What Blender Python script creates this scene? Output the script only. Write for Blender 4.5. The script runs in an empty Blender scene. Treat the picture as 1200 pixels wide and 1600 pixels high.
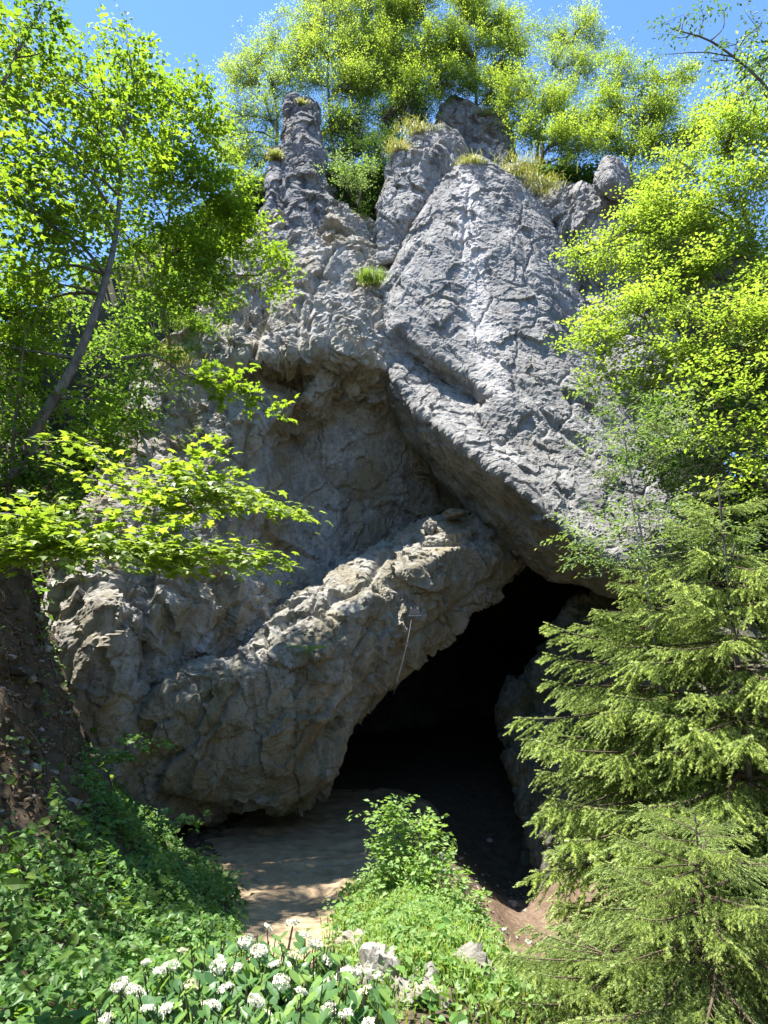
import bpy, bmesh, math
import numpy as np
from mathutils import Vector, geometry

R = np.random.default_rng(7)
S = bpy.context.scene
COL = S.collection

# ------------------------------------------------------------------ camera, sky, sun, exposure
PITCH = math.radians(12.0)
CAM = np.array([0.0, 0.0, 5.0])
FPX = 1066.0                                     # focal length in pixels of a 1200 x 1600 picture
cam = bpy.data.cameras.new('camera')
cam.sensor_fit = 'VERTICAL'; cam.sensor_height = 24.0
cam.lens = FPX / 1600 * 24.0
cam.clip_start = 0.05; cam.clip_end = 600
co = bpy.data.objects.new('camera', cam); COL.objects.link(co)
co.location = CAM; co.rotation_euler = (math.pi/2 + PITCH, 0, 0)
S.camera = co

SUN = np.array([-0.24, 0.05, 0.95]); SUN = SUN/np.linalg.norm(SUN)
elev = math.asin(SUN[2]); azim = math.atan2(SUN[0], SUN[1])       # azimuth clockwise from +Y
w = bpy.data.worlds.new('World'); S.world = w; w.use_nodes = True
nt = w.node_tree; nt.nodes.clear()
sky = nt.nodes.new('ShaderNodeTexSky'); sky.sky_type = 'NISHITA'; sky.sun_disc = False
sky.sun_elevation = elev; sky.sun_rotation = azim; sky.altitude = 1500
sky.air_density = 1.0; sky.dust_density = 0.0; sky.ozone_density = 1.5
bg = nt.nodes.new('ShaderNodeBackground'); bg.inputs[1].default_value = 0.10
wo = nt.nodes.new('ShaderNodeOutputWorld')
hs = nt.nodes.new('ShaderNodeHueSaturation'); hs.inputs['Saturation'].default_value = 1.14      # the deep blue of a clear mountain sky
nt.links.new(sky.outputs[0], hs.inputs['Color']); nt.links.new(hs.outputs[0], bg.inputs[0]); nt.links.new(bg.outputs[0], wo.inputs[0])
sl = bpy.data.lights.new('sun', 'SUN'); sl.energy = 4.3; sl.angle = math.radians(0.53); sl.color = (1.0, 0.955, 0.88)
so = bpy.data.objects.new('sun', sl); COL.objects.link(so)
so.rotation_euler = Vector(-SUN).to_track_quat('-Z', 'Y').to_euler()
S.view_settings.view_transform = 'Standard'; S.view_settings.look = 'None'
S.view_settings.gamma = 1.0; S.view_settings.use_curve_mapping = False
S.view_settings.exposure = 1.95
S.render.engine = 'CYCLES'
S.cycles.max_bounces = 8; S.cycles.diffuse_bounces = 5; S.cycles.transmission_bounces = 4
S.cycles.use_denoising = True

# ------------------------------------------------------------------ helpers
cp, sp = math.cos(PITCH), math.sin(PITCH)
def P(px, py, Y):
    """world point seen at pixel (px, py) of the 1200 x 1600 photograph, at distance Y from the camera's plane of standing"""
    if Y > 20: Y = 20+(Y-20)*1.5          # the cliff leans back
    a = (px-600)/FPX; b = (800-py)/FPX
    d = np.array([a, cp - b*sp, sp + b*cp])
    return CAM + d*(Y/d[1])
def PA(a):
    return np.array([P(*q) for q in a])
def nrm(v, axis=-1):
    return v/np.maximum(np.linalg.norm(v, axis=axis, keepdims=True), 1e-9)
def sstep(a, b, x):
    t = np.clip((x-a)/(b-a), 0, 1); return t*t*(3-2*t)

# ---- noise
def _h(ix, iy, iz, s):
    with np.errstate(over='ignore'):
        n = (ix.astype(np.int64)*374761393 + iy.astype(np.int64)*668265263 + iz.astype(np.int64)*2147483647 + s*1274126177) & 0xffffffff
        n = ((n ^ (n >> 13))*1274126177) & 0xffffffff
        n = ((n ^ (n >> 16))*2246822519) & 0xffffffff
        n = n ^ (n >> 15)
    return (n & 0xffffff).astype(np.float64)/16777215.0
_g = np.random.default_rng(3).normal(size=(256, 3)); _g = _g/np.linalg.norm(_g, axis=1, keepdims=True)*1.15
def noise(p, s=0):
    """value-gradient noise in about [-1, 1]"""
    f = np.floor(p); t = p-f; i = f.astype(np.int64)
    u = t*t*t*(t*(t*6-15)+10)
    r = 0
    for dx in (0, 1):
        wx = u[:, 0] if dx else 1-u[:, 0]
        for dy in (0, 1):
            wy = u[:, 1] if dy else 1-u[:, 1]
            for dz in (0, 1):
                wz = u[:, 2] if dz else 1-u[:, 2]
                a, b, c = i[:, 0]+dx, i[:, 1]+dy, i[:, 2]+dz
                g = _g[(_h(a, b, c, s)*255.99).astype(np.int32)]
                g = g[:, 0]*(t[:, 0]-dx) + g[:, 1]*(t[:, 1]-dy) + g[:, 2]*(t[:, 2]-dz)
                r = r + wx*wy*wz*g
    return r*1.6
def fbm(p, n=4, s=0, g=0.5):
    r = 0; a = 1; m = 0
    for k in range(n):
        r = r + a*noise(p*2.03**k + k*17.3, s+k*5); m += a; a *= g
    return r/m
def ridged(p, n=4, s=0, g=0.55):
    r = 0; a = 1; m = 0
    for k in range(n):
        r = r + a*(1-2*np.abs(noise(p*2.07**k + k*9.1, s+k*7))); m += a; a *= g
    return r/m
def facets(p, s=0, tilt=0.5):
    """cellular blocks, each with a tilted face of its own: what makes broken rock angular"""
    f = np.floor(p).astype(np.int64); best = np.full(len(p), 1e9); val = np.zeros(len(p))
    for dx in (-1, 0, 1):
        for dy in (-1, 0, 1):
            for dz in (-1, 0, 1):
                a, b, c = f[:, 0]+dx, f[:, 1]+dy, f[:, 2]+dz
                q = np.stack([a+_h(a, b, c, s), b+_h(a, b, c, s+1), c+_h(a, b, c, s+2)], 1)
                v = p-q; d = (v**2).sum(1)
                nn = np.stack([_h(a, b, c, s+3), _h(a, b, c, s+4), _h(a, b, c, s+5)], 1)*2-1
                k = d < best
                val = np.where(k, (_h(a, b, c, s+6)*2-1)*0.28 + tilt*(v*nn).sum(1)*1.6, val)
                best = np.where(k, d, best)
    return val

# ---- meshes and objects
def mesh(name, V, F, attrs=None, smooth=False):
    """F: an (n, k) array, or a list of such arrays"""
    if isinstance(F, np.ndarray): F = [F]
    F = [f for f in F if len(f)]
    me = bpy.data.meshes.new(name)
    me.vertices.add(len(V)); me.vertices.foreach_set('co', np.asarray(V, np.float32).ravel())
    tot = np.concatenate([np.full(len(f), f.shape[1], np.int32) for f in F])
    idx = np.concatenate([f.ravel() for f in F]).astype(np.int32)
    me.loops.add(len(idx)); me.loops.foreach_set('vertex_index', idx)
    me.polygons.add(len(tot))
    me.polygons.foreach_set('loop_start', np.concatenate([[0], np.cumsum(tot)[:-1]]).astype(np.int32))
    me.polygons.foreach_set('loop_total', tot)
    me.polygons.foreach_set('use_smooth', np.full(len(tot), smooth))
    for k, a in (attrs or {}).items():
        at = me.attributes.new(k, 'FLOAT', 'POINT'); at.data.foreach_set('value', np.asarray(a, np.float32))
    me.update(calc_edges=True); me.validate()
    return me
def link(name, me, mat=None, parent=None, loc=None):
    o = bpy.data.objects.new(name, me); COL.objects.link(o)
    if mat and me is not None and not me.materials: me.materials.append(mat)
    if parent is not None: o.parent = parent
    if loc is not None: o.location = loc
    return o
def tag(o, label=None, cat=None, group=None, kind=None):
    if label: o['label'] = label
    if cat: o['category'] = cat
    if group: o['group'] = group
    if kind: o['kind'] = kind
    return o
def empty(name, loc=(0, 0, 0)):
    o = bpy.data.objects.new(name, None); COL.objects.link(o); o.location = loc; o.empty_display_size = 0.2
    return o

def tubes(PL, RD, sides=5):
    """PL (S, M, 3) polylines, RD (S, M) radii -> V, F of open tubes"""
    PL = np.asarray(PL, float); RD = np.asarray(RD, float)
    Sn, M, _ = PL.shape
    T = np.gradient(PL, axis=1); T = nrm(T)
    ref = np.where(np.abs(T[..., 2:3]) > 0.9, np.array([1., 0, 0]), np.array([0, 0, 1.]))
    A = nrm(np.cross(T, ref)); B = np.cross(T, A)
    an = np.linspace(0, 2*np.pi, sides, endpoint=False)
    V = PL[:, :, None] + RD[:, :, None, None]*(A[:, :, None]*np.cos(an)[:, None] + B[:, :, None]*np.sin(an)[:, None])
    V = V.reshape(-1, 3)
    s, m, k = np.meshgrid(np.arange(Sn), np.arange(M-1), np.arange(sides), indexing='ij')
    base = s*M*sides + m*sides; k2 = (k+1) % sides
    F = np.stack([base+k, base+k2, base+sides+k2, base+sides+k], -1).reshape(-1, 4)
    return V, F
def join(parts):
    V = []; F = []; n = 0
    for v, f in parts:
        V.append(v); F.append(f+n); n += len(v)
    k3 = [f for f in F if f.shape[1] == 3]; k4 = [f for f in F if f.shape[1] == 4]
    return np.concatenate(V), ([np.concatenate(k3)] if k3 else []) + ([np.concatenate(k4)] if k4 else [])
def curve(pts, n):
    """smooth polyline through pts"""
    pts = np.asarray(pts, float)
    if len(pts) == 2:
        t = np.linspace(0, 1, n)[:, None]; return pts[0]*(1-t)+pts[1]*t
    q = np.concatenate([[2*pts[0]-pts[1]], pts, [2*pts[-1]-pts[-2]]])
    out = []
    for u in np.linspace(0, len(pts)-1-1e-6, n):
        i = int(u); t = u-i; a, b, c, d = q[i:i+4]
        out.append(0.5*((2*b)+(c-a)*t+(2*a-5*b+4*c-d)*t*t+(3*b-3*c+d-a)*t**3))
    return np.array(out)

# leaf outlines: x across, y along, z up
def _fan(pts, c=None):
    pts = np.array(pts, float)
    if c is None:
        return pts, np.array([[0, i, i+1] for i in range(1, len(pts)-1)])
    n = len(pts); V = np.concatenate([pts, [c]])
    return V, np.array([[n, i, (i+1) % n] for i in range(n)])
_m = [(0, 0, 0), (.42, -.04, -.06), (.30, .20, 0), (.62, .48, -.10), (.25, .50, .02), (0, 1, -.14)]
LOBED = _fan(_m + [(-x, y, z) for x, y, z in _m[:0:-1][1:]], (0, .3, .05))
_s = [(0, 0, 0), (.52, .42, -.06), (.17, .48, .03), (0, 1, -.1), (-.17, .48, .03), (-.52, .42, -.06)]
STAR = _fan(_s)
OVAL = (np.array([(0, 0, 0), (.32, .45, .06), (0, 1, -.06), (-.32, .45, .06)], float), np.array([[0, 1, 2], [0, 2, 3]]))
NARROW = (np.array([(0, 0, 0), (.19, .45, .04), (0, 1, -.1), (-.19, .45, .04)], float), np.array([[0, 1, 2], [0, 2, 3]]))
_o = [(0, 0, 0), (.16, .12, .03), (.25, .36, .05), (.22, .62, .04), (.11, .85, 0), (0, 1, -.05)]
BLADE = (np.array([(0, 0, 0), (0, .35, -.02), (0, .7, -.03), (0, 1, -.08),
                   (.20, .16, .03), (.27, .40, .05), (.18, .72, .02),
                   (-.20, .16, .03), (-.27, .40, .05), (-.18, .72, .02)], float),
         np.array([[0, 4, 1], [4, 5, 1], [1, 5, 2], [5, 6, 2], [2, 6, 3], [0, 1, 7], [7, 1, 8], [1, 2, 8], [8, 2, 9], [2, 3, 9]]))
IVY = _fan([(0, 0, 0), (.45, .12, -.05), (.22, .42, .02), (0, 1, -.08), (-.22, .42, .02), (-.45, .12, -.05)])

def leaf_mesh(name, p, d, n, size, tpl, rnd=None, aspect=1.0):
    V0, F0 = tpl
    d = nrm(d); x = nrm(np.cross(d, n)); n = np.cross(x, d)
    s = np.asarray(size).reshape(-1, 1, 1)*np.ones((len(p), 1, 1))
    V = p[:, None] + s*(V0[None, :, 0:1]*aspect*x[:, None] + V0[None, :, 1:2]*d[:, None] + V0[None, :, 2:3]*n[:, None])
    k = len(V0)
    F = F0[None] + (np.arange(len(p))*k)[:, None, None]
    if rnd is None: rnd = R.random(len(p))
    return mesh(name, V.reshape(-1, 3), F.reshape(-1, F0.shape[1]), {'rnd': np.repeat(rnd, k)})

# ------------------------------------------------------------------ materials
def newmat(name):
    m = bpy.data.materials.new(name); m.use_nodes = True
    t = m.node_tree; t.nodes.clear()
    out = t.nodes.new('ShaderNodeOutputMaterial')
    return m, t, out
def N(t, kind, **kw):
    n = t.nodes.new(kind)
    for k, v in kw.items():
        if k.startswith('i_'): n.inputs[int(k[2:]) if k[2:].isdigit() else k[2:]].default_value = v
        else: setattr(n, k, v)
    return n
def ramp(t, src, stops, interp='LINEAR'):
    r = t.nodes.new('ShaderNodeValToRGB'); e = r.color_ramp.elements; r.color_ramp.interpolation = interp
    e[0].position, e[0].color = stops[0][0], (*stops[0][1], 1)
    e[1].position, e[1].color = stops[-1][0], (*stops[-1][1], 1)
    for p, c in stops[1:-1]:
        q = e.new(p); q.color = (*c, 1)
    t.links.new(src, r.inputs[0]); return r.outputs[0]
def mix(t, fac, a, b, mode='MIX'):
    n = t.nodes.new('ShaderNodeMix'); n.data_type = 'RGBA'; n.blend_type = mode
    for sck, v in ((n.inputs[0], fac), (n.inputs[6], a), (n.inputs[7], b)):
        if isinstance(v, (int, float)): sck.default_value = v
        elif isinstance(v, tuple): sck.default_value = (*v, 1)
        else: t.links.new(v, sck)
    return n.outputs[2]
def tex(t, scale, detail=6, rough=0.6, vec=None, dist=0.0):
    n = N(t, 'ShaderNodeTexNoise'); n.inputs['Scale'].default_value = scale; n.inputs['Detail'].default_value = detail
    n.inputs['Roughness'].default_value = rough; n.inputs['Distortion'].default_value = dist
    if vec is not None: t.links.new(vec, n.inputs['Vector'])
    return n.outputs['Fac']
def mapped(t, scale=(1, 1, 1), rot=(0, 0, 0)):
    g = N(t, 'ShaderNodeNewGeometry'); m = N(t, 'ShaderNodeMapping')
    m.inputs['Scale'].default_value = scale; m.inputs['Rotation'].default_value = rot
    t.links.new(g.outputs['Position'], m.inputs['Vector']); return m.outputs[0]
W0 = (0., 0., 0.); W1 = (1., 1., 1.)
def rock_mat(name, base, light, dark, stain, stain_amt, streaks=True, bump=0.8, moss=0.0):
    m, t, out = newmat(name)
    pos = mapped(t)
    c = ramp(t, tex(t, 0.9, 9, 0.68, pos, 0.3), [(.30, dark), (.48, base), (.68, light)])
    c = mix(t, ramp(t, tex(t, 5.5, 8, 0.7, pos), [(.42, W0), (.72, W1)]), c, light)
    c = mix(t, ramp(t, tex(t, 3.1, 8, 0.72, mapped(t, (1, 1, .8), (.3, .2, 0))), [(.52, W0), (.66, W1)]), c, dark)
    c = mix(t, ramp(t, tex(t, 26, 5, 0.75, pos), [(.50, W0), (.80, (.7, .7, .7))]), c, tuple(min(1, v*1.35) for v in light))
    c = mix(t, ramp(t, tex(t, 17, 6, 0.75, pos), [(.56, W0), (.74, (.8, .8, .8))]), c, tuple(v*.6 for v in dark))
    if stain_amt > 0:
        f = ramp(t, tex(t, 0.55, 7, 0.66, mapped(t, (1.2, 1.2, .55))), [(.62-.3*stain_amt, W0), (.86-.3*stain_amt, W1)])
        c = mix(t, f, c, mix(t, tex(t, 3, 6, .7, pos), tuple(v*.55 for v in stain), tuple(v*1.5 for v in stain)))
    if streaks:     # rain-washed mineral runs down the face
        f = ramp(t, tex(t, 1.4, 6, 0.6, mapped(t, (1, 1, .09))), [(.52, W0), (.68, (.55, .55, .55))])
        c = mix(t, f, c, dark)
        f = ramp(t, tex(t, 1.1, 6, 0.6, mapped(t, (1.1, 1, .08), (0, 0, .4))), [(.60, W0), (.74, (.6, .6, .6))])
        c = mix(t, f, c, light)
    a = N(t, 'ShaderNodeAttribute', attribute_name='streak')
    mm = N(t, 'ShaderNodeMath', operation='MULTIPLY'); t.links.new(a.outputs['Fac'], mm.inputs[0])
    t.links.new(ramp(t, tex(t, 4, 6, .7, mapped(t, (1, 1, .25))), [(.36, (.4, .4, .4)), (.58, W1)]), mm.inputs[1])
    c = mix(t, mm.outputs[0], c, (.54, .505, .475))
    if moss > 0:
        f = ramp(t, tex(t, 1.6, 8, .7, pos), [(.62-.2*moss, W0), (.78-.2*moss, (.8, .8, .8))])
        c = mix(t, f, c, (.075, .085, .028))
    b = N(t, 'ShaderNodeBsdfPrincipled'); b.inputs['Roughness'].default_value = .88
    b.inputs['Specular IOR Level'].default_value = .25
    t.links.new(c, b.inputs['Base Color'])
    h1 = tex(t, 11, 14, .80, pos); h2 = N(t, 'ShaderNodeTexVoronoi', feature='DISTANCE_TO_EDGE'); h2.inputs['Scale'].default_value = 3.2
    wv = N(t, 'ShaderNodeVectorMath', operation='ADD'); nn = N(t, 'ShaderNodeTexNoise'); nn.inputs['Scale'].default_value = 2.5; nn.inputs['Detail'].default_value = 5
    t.links.new(pos, nn.inputs['Vector']); t.links.new(pos, wv.inputs[0]); t.links.new(nn.outputs['Color'], wv.inputs[1]); t.links.new(wv.outputs[0], h2.inputs['Vector'])
    cr = ramp(t, h2.outputs['Distance'], [(0, W0), (.05, W1)])
    hh = mix(t, .06, h1, cr)
    bp = N(t, 'ShaderNodeBump'); bp.inputs['Strength'].default_value = bump; bp.inputs['Distance'].default_value = .13
    t.links.new(hh, bp.inputs['Height']); t.links.new(bp.outputs[0], b.inputs['Normal'])
    t.links.new(b.outputs[0], out.inputs[0]); return m
GREY = ((.27, .27, .285), (.50, .485, .47), (.115, .118, .13))
M_slab = rock_mat('pale_limestone', (.24, .232, .222), (.40, .385, .363), (.118, .116, .115), (.30, .24, .16), .15)
M_wall = rock_mat('weathered_limestone', (.34, .325, .295), (.50, .485, .455), (.165, .156, .142), (.28, .23, .135), .6, moss=.1)
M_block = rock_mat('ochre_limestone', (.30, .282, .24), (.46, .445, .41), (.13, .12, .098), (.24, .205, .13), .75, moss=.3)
M_pin = rock_mat('dark_limestone', (.15, .15, .152), (.32, .31, .30), (.055, .055, .06), (.24, .19, .12), .3)
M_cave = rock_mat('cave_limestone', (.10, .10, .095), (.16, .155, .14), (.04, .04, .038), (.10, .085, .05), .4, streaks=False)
M_stone = rock_mat('loose_limestone', (.27, .25, .22), (.42, .39, .35), (.15, .135, .115), (.33, .26, .17), .4, streaks=False, bump=.6)

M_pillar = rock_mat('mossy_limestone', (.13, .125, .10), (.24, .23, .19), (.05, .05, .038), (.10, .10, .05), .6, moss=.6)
def leaf_mat(name, cols, trans=.55, gloss=.25, rough=.5, tcol=None):
    m, t, out = newmat(name)
    a = N(t, 'ShaderNodeAttribute', attribute_name='rnd')
    n = len(cols); c = ramp(t, a.outputs['Fac'], [(k/(n-1), v) for k, v in enumerate(cols)])
    b = N(t, 'ShaderNodeBsdfPrincipled'); b.inputs['Roughness'].default_value = rough
    b.inputs['Specular IOR Level'].default_value = gloss
    t.links.new(c, b.inputs['Base Color'])
    tr = N(t, 'ShaderNodeBsdfTranslucent')
    t.links.new(mix(t, .85, c, mix(t, 1.0, c, tcol or (2.3, 2.25, 1.1), 'MULTIPLY')), tr.inputs[0])
    mx = N(t, 'ShaderNodeMixShader'); mx.inputs[0].default_value = trans
    t.links.new(b.outputs[0], mx.inputs[1]); t.links.new(tr.outputs[0], mx.inputs[2])
    t.links.new(mx.outputs[0], out.inputs[0]); return m
M_maple = leaf_mat('maple_leaf', [(.080, .145, .016), (.130, .205, .020), (.19, .27, .028)])
M_beech = leaf_mat('beech_leaf', [(.12, .185, .03), (.18, .255, .042), (.25, .32, .06)])
M_birch = leaf_mat('birch_leaf', [(.13, .195, .035), (.19, .265, .05), (.27, .34, .08)])
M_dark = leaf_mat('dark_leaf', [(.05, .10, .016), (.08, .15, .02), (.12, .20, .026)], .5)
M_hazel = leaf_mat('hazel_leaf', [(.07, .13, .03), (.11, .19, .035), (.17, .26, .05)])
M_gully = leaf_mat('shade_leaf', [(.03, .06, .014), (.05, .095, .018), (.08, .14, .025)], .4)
M_ash = leaf_mat('ash_leaf', [(.05, .11, .03), (.08, .155, .03), (.12, .20, .035)], .4)
M_syc = leaf_mat('sycamore_leaf', [(.10, .16, .022), (.16, .235, .03), (.23, .30, .045)], .45, .4, .4)
M_ivy = leaf_mat('ivy_leaf', [(.06, .14, .032), (.10, .205, .045), (.17, .29, .06)], .3, .3, .45)
M_elder = leaf_mat('elder_leaf', [(.12, .21, .06), (.18, .29, .085), (.26, .37, .11)], .38)
M_vib = leaf_mat('viburnum_leaf', [(.055, .13, .045), (.095, .19, .055), (.18, .29, .06)], .32, .45, .38)
M_rowan = leaf_mat('rowan_leaf', [(.10, .17, .06), (.15, .23, .075), (.22, .29, .12)], .38, .4)
M_grass = leaf_mat('grass_blade', [(.10, .19, .03), (.16, .27, .04), (.30, .32, .10)], .35)
M_dry = leaf_mat('dry_grass', [(.16, .20, .05), (.25, .27, .08), (.38, .34, .16)], .35)
M_spruce = leaf_mat('spruce_needle', [(.15, .215, .075), (.29, .385, .145), (.46, .555, .26)], .42, .3, .5, (1.7, 1.6, .8))
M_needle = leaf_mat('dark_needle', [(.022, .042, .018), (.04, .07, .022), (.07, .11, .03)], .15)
def plain(name, c1, c2, scale=8, rough=.85, bump=.3, stretch=(1, 1, 1)):
    m, t, out = newmat(name)
    v = mapped(t, stretch); f = tex(t, scale, 8, .68, v)
    c = ramp(t, f, [(.32, c1), (.68, c2)])
    b = N(t, 'ShaderNodeBsdfPrincipled'); b.inputs['Roughness'].default_value = rough
    b.inputs['Specular IOR Level'].default_value = .25
    t.links.new(c, b.inputs['Base Color'])
    bp = N(t, 'ShaderNodeBump'); bp.inputs['Strength'].default_value = bump; bp.inputs['Distance'].default_value = .05
    t.links.new(f, bp.inputs['Height']); t.links.new(bp.outputs[0], b.inputs['Normal'])
    t.links.new(b.outputs[0], out.inputs[0]); return m
M_bark = plain('grey_bark', (.07, .06, .05), (.24, .22, .19), 9, stretch=(1, 1, .4))
M_twig = plain('brown_twig', (.06, .045, .03), (.15, .115, .08), 20)
M_pale = plain('pale_bark', (.16, .15, .13), (.42, .40, .36), 8, stretch=(1, 1, .6))
M_soil = plain('soil', (.042, .032, .021), (.115, .088, .058), 3.0, .95, .6)
M_hill = plain('woodland_soil', (.03, .032, .016), (.075, .07, .035), 1.2, .95, .6)
M_litter = plain('dead_leaf', (.07, .045, .028), (.24, .16, .10), 14, .8, .1)
M_path = plain('sandy_path', (.19, .137, .085), (.38, .285, .18), 2.6, .95, .35)
M_bed = plain('stream_gravel', (.075, .05, .034), (.20, .14, .095), 7, .6, .9)
M_petal = plain('white_petal', (.62, .61, .46), (.80, .79, .66), 60, .6, .1)
M_bud = plain('cream_bud', (.50, .52, .26), (.70, .68, .44), 60, .6, .1)
M_metal = plain('grey_metal', (.06, .055, .06), (.09, .085, .09), 12, .5, .05)
M_cable = plain('pale_cable', (.16, .16, .16), (.24, .24, .24), 12, .5, .05)
M_lens = plain('lamp_glass', (.12, .13, .14), (.17, .18, .19), 12, .2, .02)

# ------------------------------------------------------------------ ground
def ground_z(x, y):
    x = np.asarray(x, float); y = np.asarray(y, float)
    base = np.interp(y, [-6, 0, 2.5, 4, 6, 9, 12, 15, 18, 24, 60], [3.6, 3.4, 2.75, 2.3, 1.75, 1.05, .6, .2, 0, -.05, .8])
    xl = np.interp(y, [0, 6, 10, 14, 17, 18, 19, 22], [-1.3, -1.6, -2.0, -2.5, -3.8, -4.3, -5.0, -7.0])
    d = np.maximum(xl-x, 0)
    left = np.where(d < 2.5, .28*d*d/2.5*1.15 + .3*d, 1.55+np.minimum(d-2.5, .8)*1.35+np.maximum(d-3.3, 0)*np.interp(y, [8, 13], [1.1, 2.2]))
    left = np.minimum(left, 17+d*.25)
    xr = np.interp(y, [0, 6, 12, 18, 24], [2.6, 3.0, 4.2, 6.0, 9.0])
    e = np.maximum(x-xr, 0)
    right = np.minimum(np.where(e < 2, .22*e*e, .88+(e-2)*.95), 14+e*.25)
    mound = .6*np.exp(-((x-.45)/1.0)**2)*sstep(6.5, 9.5, y)*(1-sstep(14.6, 16.6, y))
    bed = -2.1*np.exp(-((x-3.9)/1.7)**2)*sstep(9.5, 15.5, y)*(1-sstep(23, 32, y))
    return base+left+right+mound+bed
def gz(x, y):
    p = np.stack([np.asarray(x, float).ravel(), np.asarray(y, float).ravel(), np.zeros(np.size(x))], 1)
    z = ground_z(p[:, 0], p[:, 1]) + (.14*fbm(p*.9, 3, 3) + .06*fbm(p*3.1, 4, 4))*(1-.92*sstep(-4, -5.5, p[:, 0]))
    return z.reshape(np.shape(x))
def hit_ground(px, py):
    d = P(px, py, 1.0)-CAM
    ys = np.linspace(2, 40, 1500); pt = CAM+ys[:, None]*d
    k = np.argmax(pt[:, 2] < gz(pt[:, 0], pt[:, 1])); return pt[k]
gx = np.concatenate([np.linspace(-400, -30, 12)[:-1], np.linspace(-30, -12, 40)[:-1], np.linspace(-12, 12, 180), np.linspace(12, 30, 40)[1:], np.linspace(30, 400, 12)[1:]])
gy = np.concatenate([np.linspace(-400, -10, 12)[:-1], np.linspace(-10, 2, 40)[:-1], np.linspace(2, 22, 150), np.linspace(22, 60, 60)[1:], np.linspace(60, 400, 12)[1:]])
GX, GY = np.meshgrid(gx, gy)
GZ = gz(GX, GY)
ny, nx = GX.shape
ii = (np.arange(ny-1)[:, None]*nx + np.arange(nx-1)[None]).ravel()
dzy, dzx = np.gradient(GZ, gy, gx)
GN = nrm(np.stack([-dzx, -dzy, np.ones_like(dzx)], -1)).reshape(-1, 3)
GV = np.stack([GX.ravel(), GY.ravel(), GZ.ravel()], 1)
near = (np.abs(GV[:, 0]) < 13) & (GV[:, 1] > 0) & (GV[:, 1] < 24)
bank = sstep(-3.6, -5.2, GV[:, 0])*near       # crumbling earth: lumps that stand out along the slope's own normal
gi = np.where(bank > 0)[0]
GV[gi] += GN[gi]*(bank[gi]*(.22*ridged(GV[gi]*.8, 3, 61)+.16*facets(GV[gi]*1.6, 62, 1.0)+.07*fbm(GV[gi]*4, 3, 63)-.10))[:, None]
gm = mesh('ground', GV, np.stack([ii, ii+1, ii+nx+1, ii+nx], 1), smooth=True)
tag(link('ground', gm, M_soil), kind='structure')

def patch(name, outline, mat, lift, amp, step=.12, seed=0):
    """a sheet of path or gravel lying on the ground inside a world outline"""
    o = np.array(outline, float)
    oc = curve(np.concatenate([o, o[:1]]), 90)[:-1]
    on = np.concatenate([oc, np.zeros((len(oc), 1))], 1)
    oc = oc + .22*np.stack([2.2*fbm(on*1.6, 4, seed+5), 2.2*fbm(on*1.6, 4, seed+6)], 1)
    x0, y0 = oc.min(0); x1, y1 = oc.max(0)
    pts = [Vector(q) for q in oc]; n = len(pts)
    gxx, gyy = np.meshgrid(np.arange(x0, x1, step), np.arange(y0, y1, step))
    pts += [Vector((a, b)) for a, b in zip(gxx.ravel(), gyy.ravel())]
    v, e, f, *_ = geometry.delaunay_2d_cdt(pts, [], [list(range(n))], 2, 1e-4)
    v = np.array([(q[0], q[1]) for q in v]); f = [t for t in f]
    tri = np.array([t for t in f if len(t) == 3]); cen = v[tri].mean(1)
    # keep what lies inside the outline
    xx, yy = cen[:, 0][:, None], cen[:, 1][:, None]
    a = oc[None]; b = np.roll(oc, -1, 0)[None]
    c = ((a[..., 1] > yy) != (b[..., 1] > yy)) & (xx < (b[..., 0]-a[..., 0])*(yy-a[..., 1])/(b[..., 1]-a[..., 1]+1e-12)+a[..., 0])
    tri = tri[c.sum(1) % 2 == 1]
    p3 = np.concatenate([v, np.zeros((len(v), 1))], 1)
    ed = np.sqrt(((v[:, None]-oc[None])**2).sum(-1)).min(1)
    z = gz(v[:, 0], v[:, 1]) + .006 + sstep(0, .45, ed)*(lift + amp*(.5+.5*fbm(p3*4.5, 4, seed+40)))
    o = link(name, mesh(name, np.concatenate([v, z[:, None]], 1), tri, smooth=True), mat)
    return tag(o, kind='structure')
patch('path', [(-2.9, 10.5), (-1.0, 10.4), (-.3, 14), (.1, 16), (.9, 18.6), (1.6, 22), (1.5, 27), (-3.5, 27), (-5.5, 22), (-5, 19.5), (-4.2, 17.2), (-3.1, 15), (-2.8, 13)], M_path, .03, .05, seed=1)
patch('stream_bed', [(1.6, 9.5), (2.9, 9.3), (4.6, 12), (5.6, 15), (5.8, 18), (5.5, 22), (3.0, 22), (2.3, 17.5), (1.7, 13)], M_bed, .03, .16, .07, seed=2)

# wooded hill behind and above the cliff
def hill_z(x, y):
    return 29.0 + (y-31)*.75 - np.maximum(np.abs(x-3.5)-9, 0)*.6
hx = np.linspace(-60, 60, 121); hy = np.linspace(31.5, 150, 60)
HX, HY = np.meshgrid(hx, hy)
ph = np.stack([HX.ravel(), HY.ravel(), np.zeros(HX.size)], 1)
HZ = hill_z(HX, HY).ravel() + 1.2*fbm(ph*.18, 4, 9)
HZ = np.where(HY.ravel() > 66, np.minimum(HZ, 29+33*.75-(HY.ravel()-66)*.3), HZ)
ny, nx = HX.shape
ii = (np.arange(ny-1)[:, None]*nx + np.arange(nx-1)[None]).ravel()
V = np.stack([HX.ravel(), HY.ravel(), HZ], 1); F = np.stack([ii, ii+1, ii+nx+1, ii+nx], 1)
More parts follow.
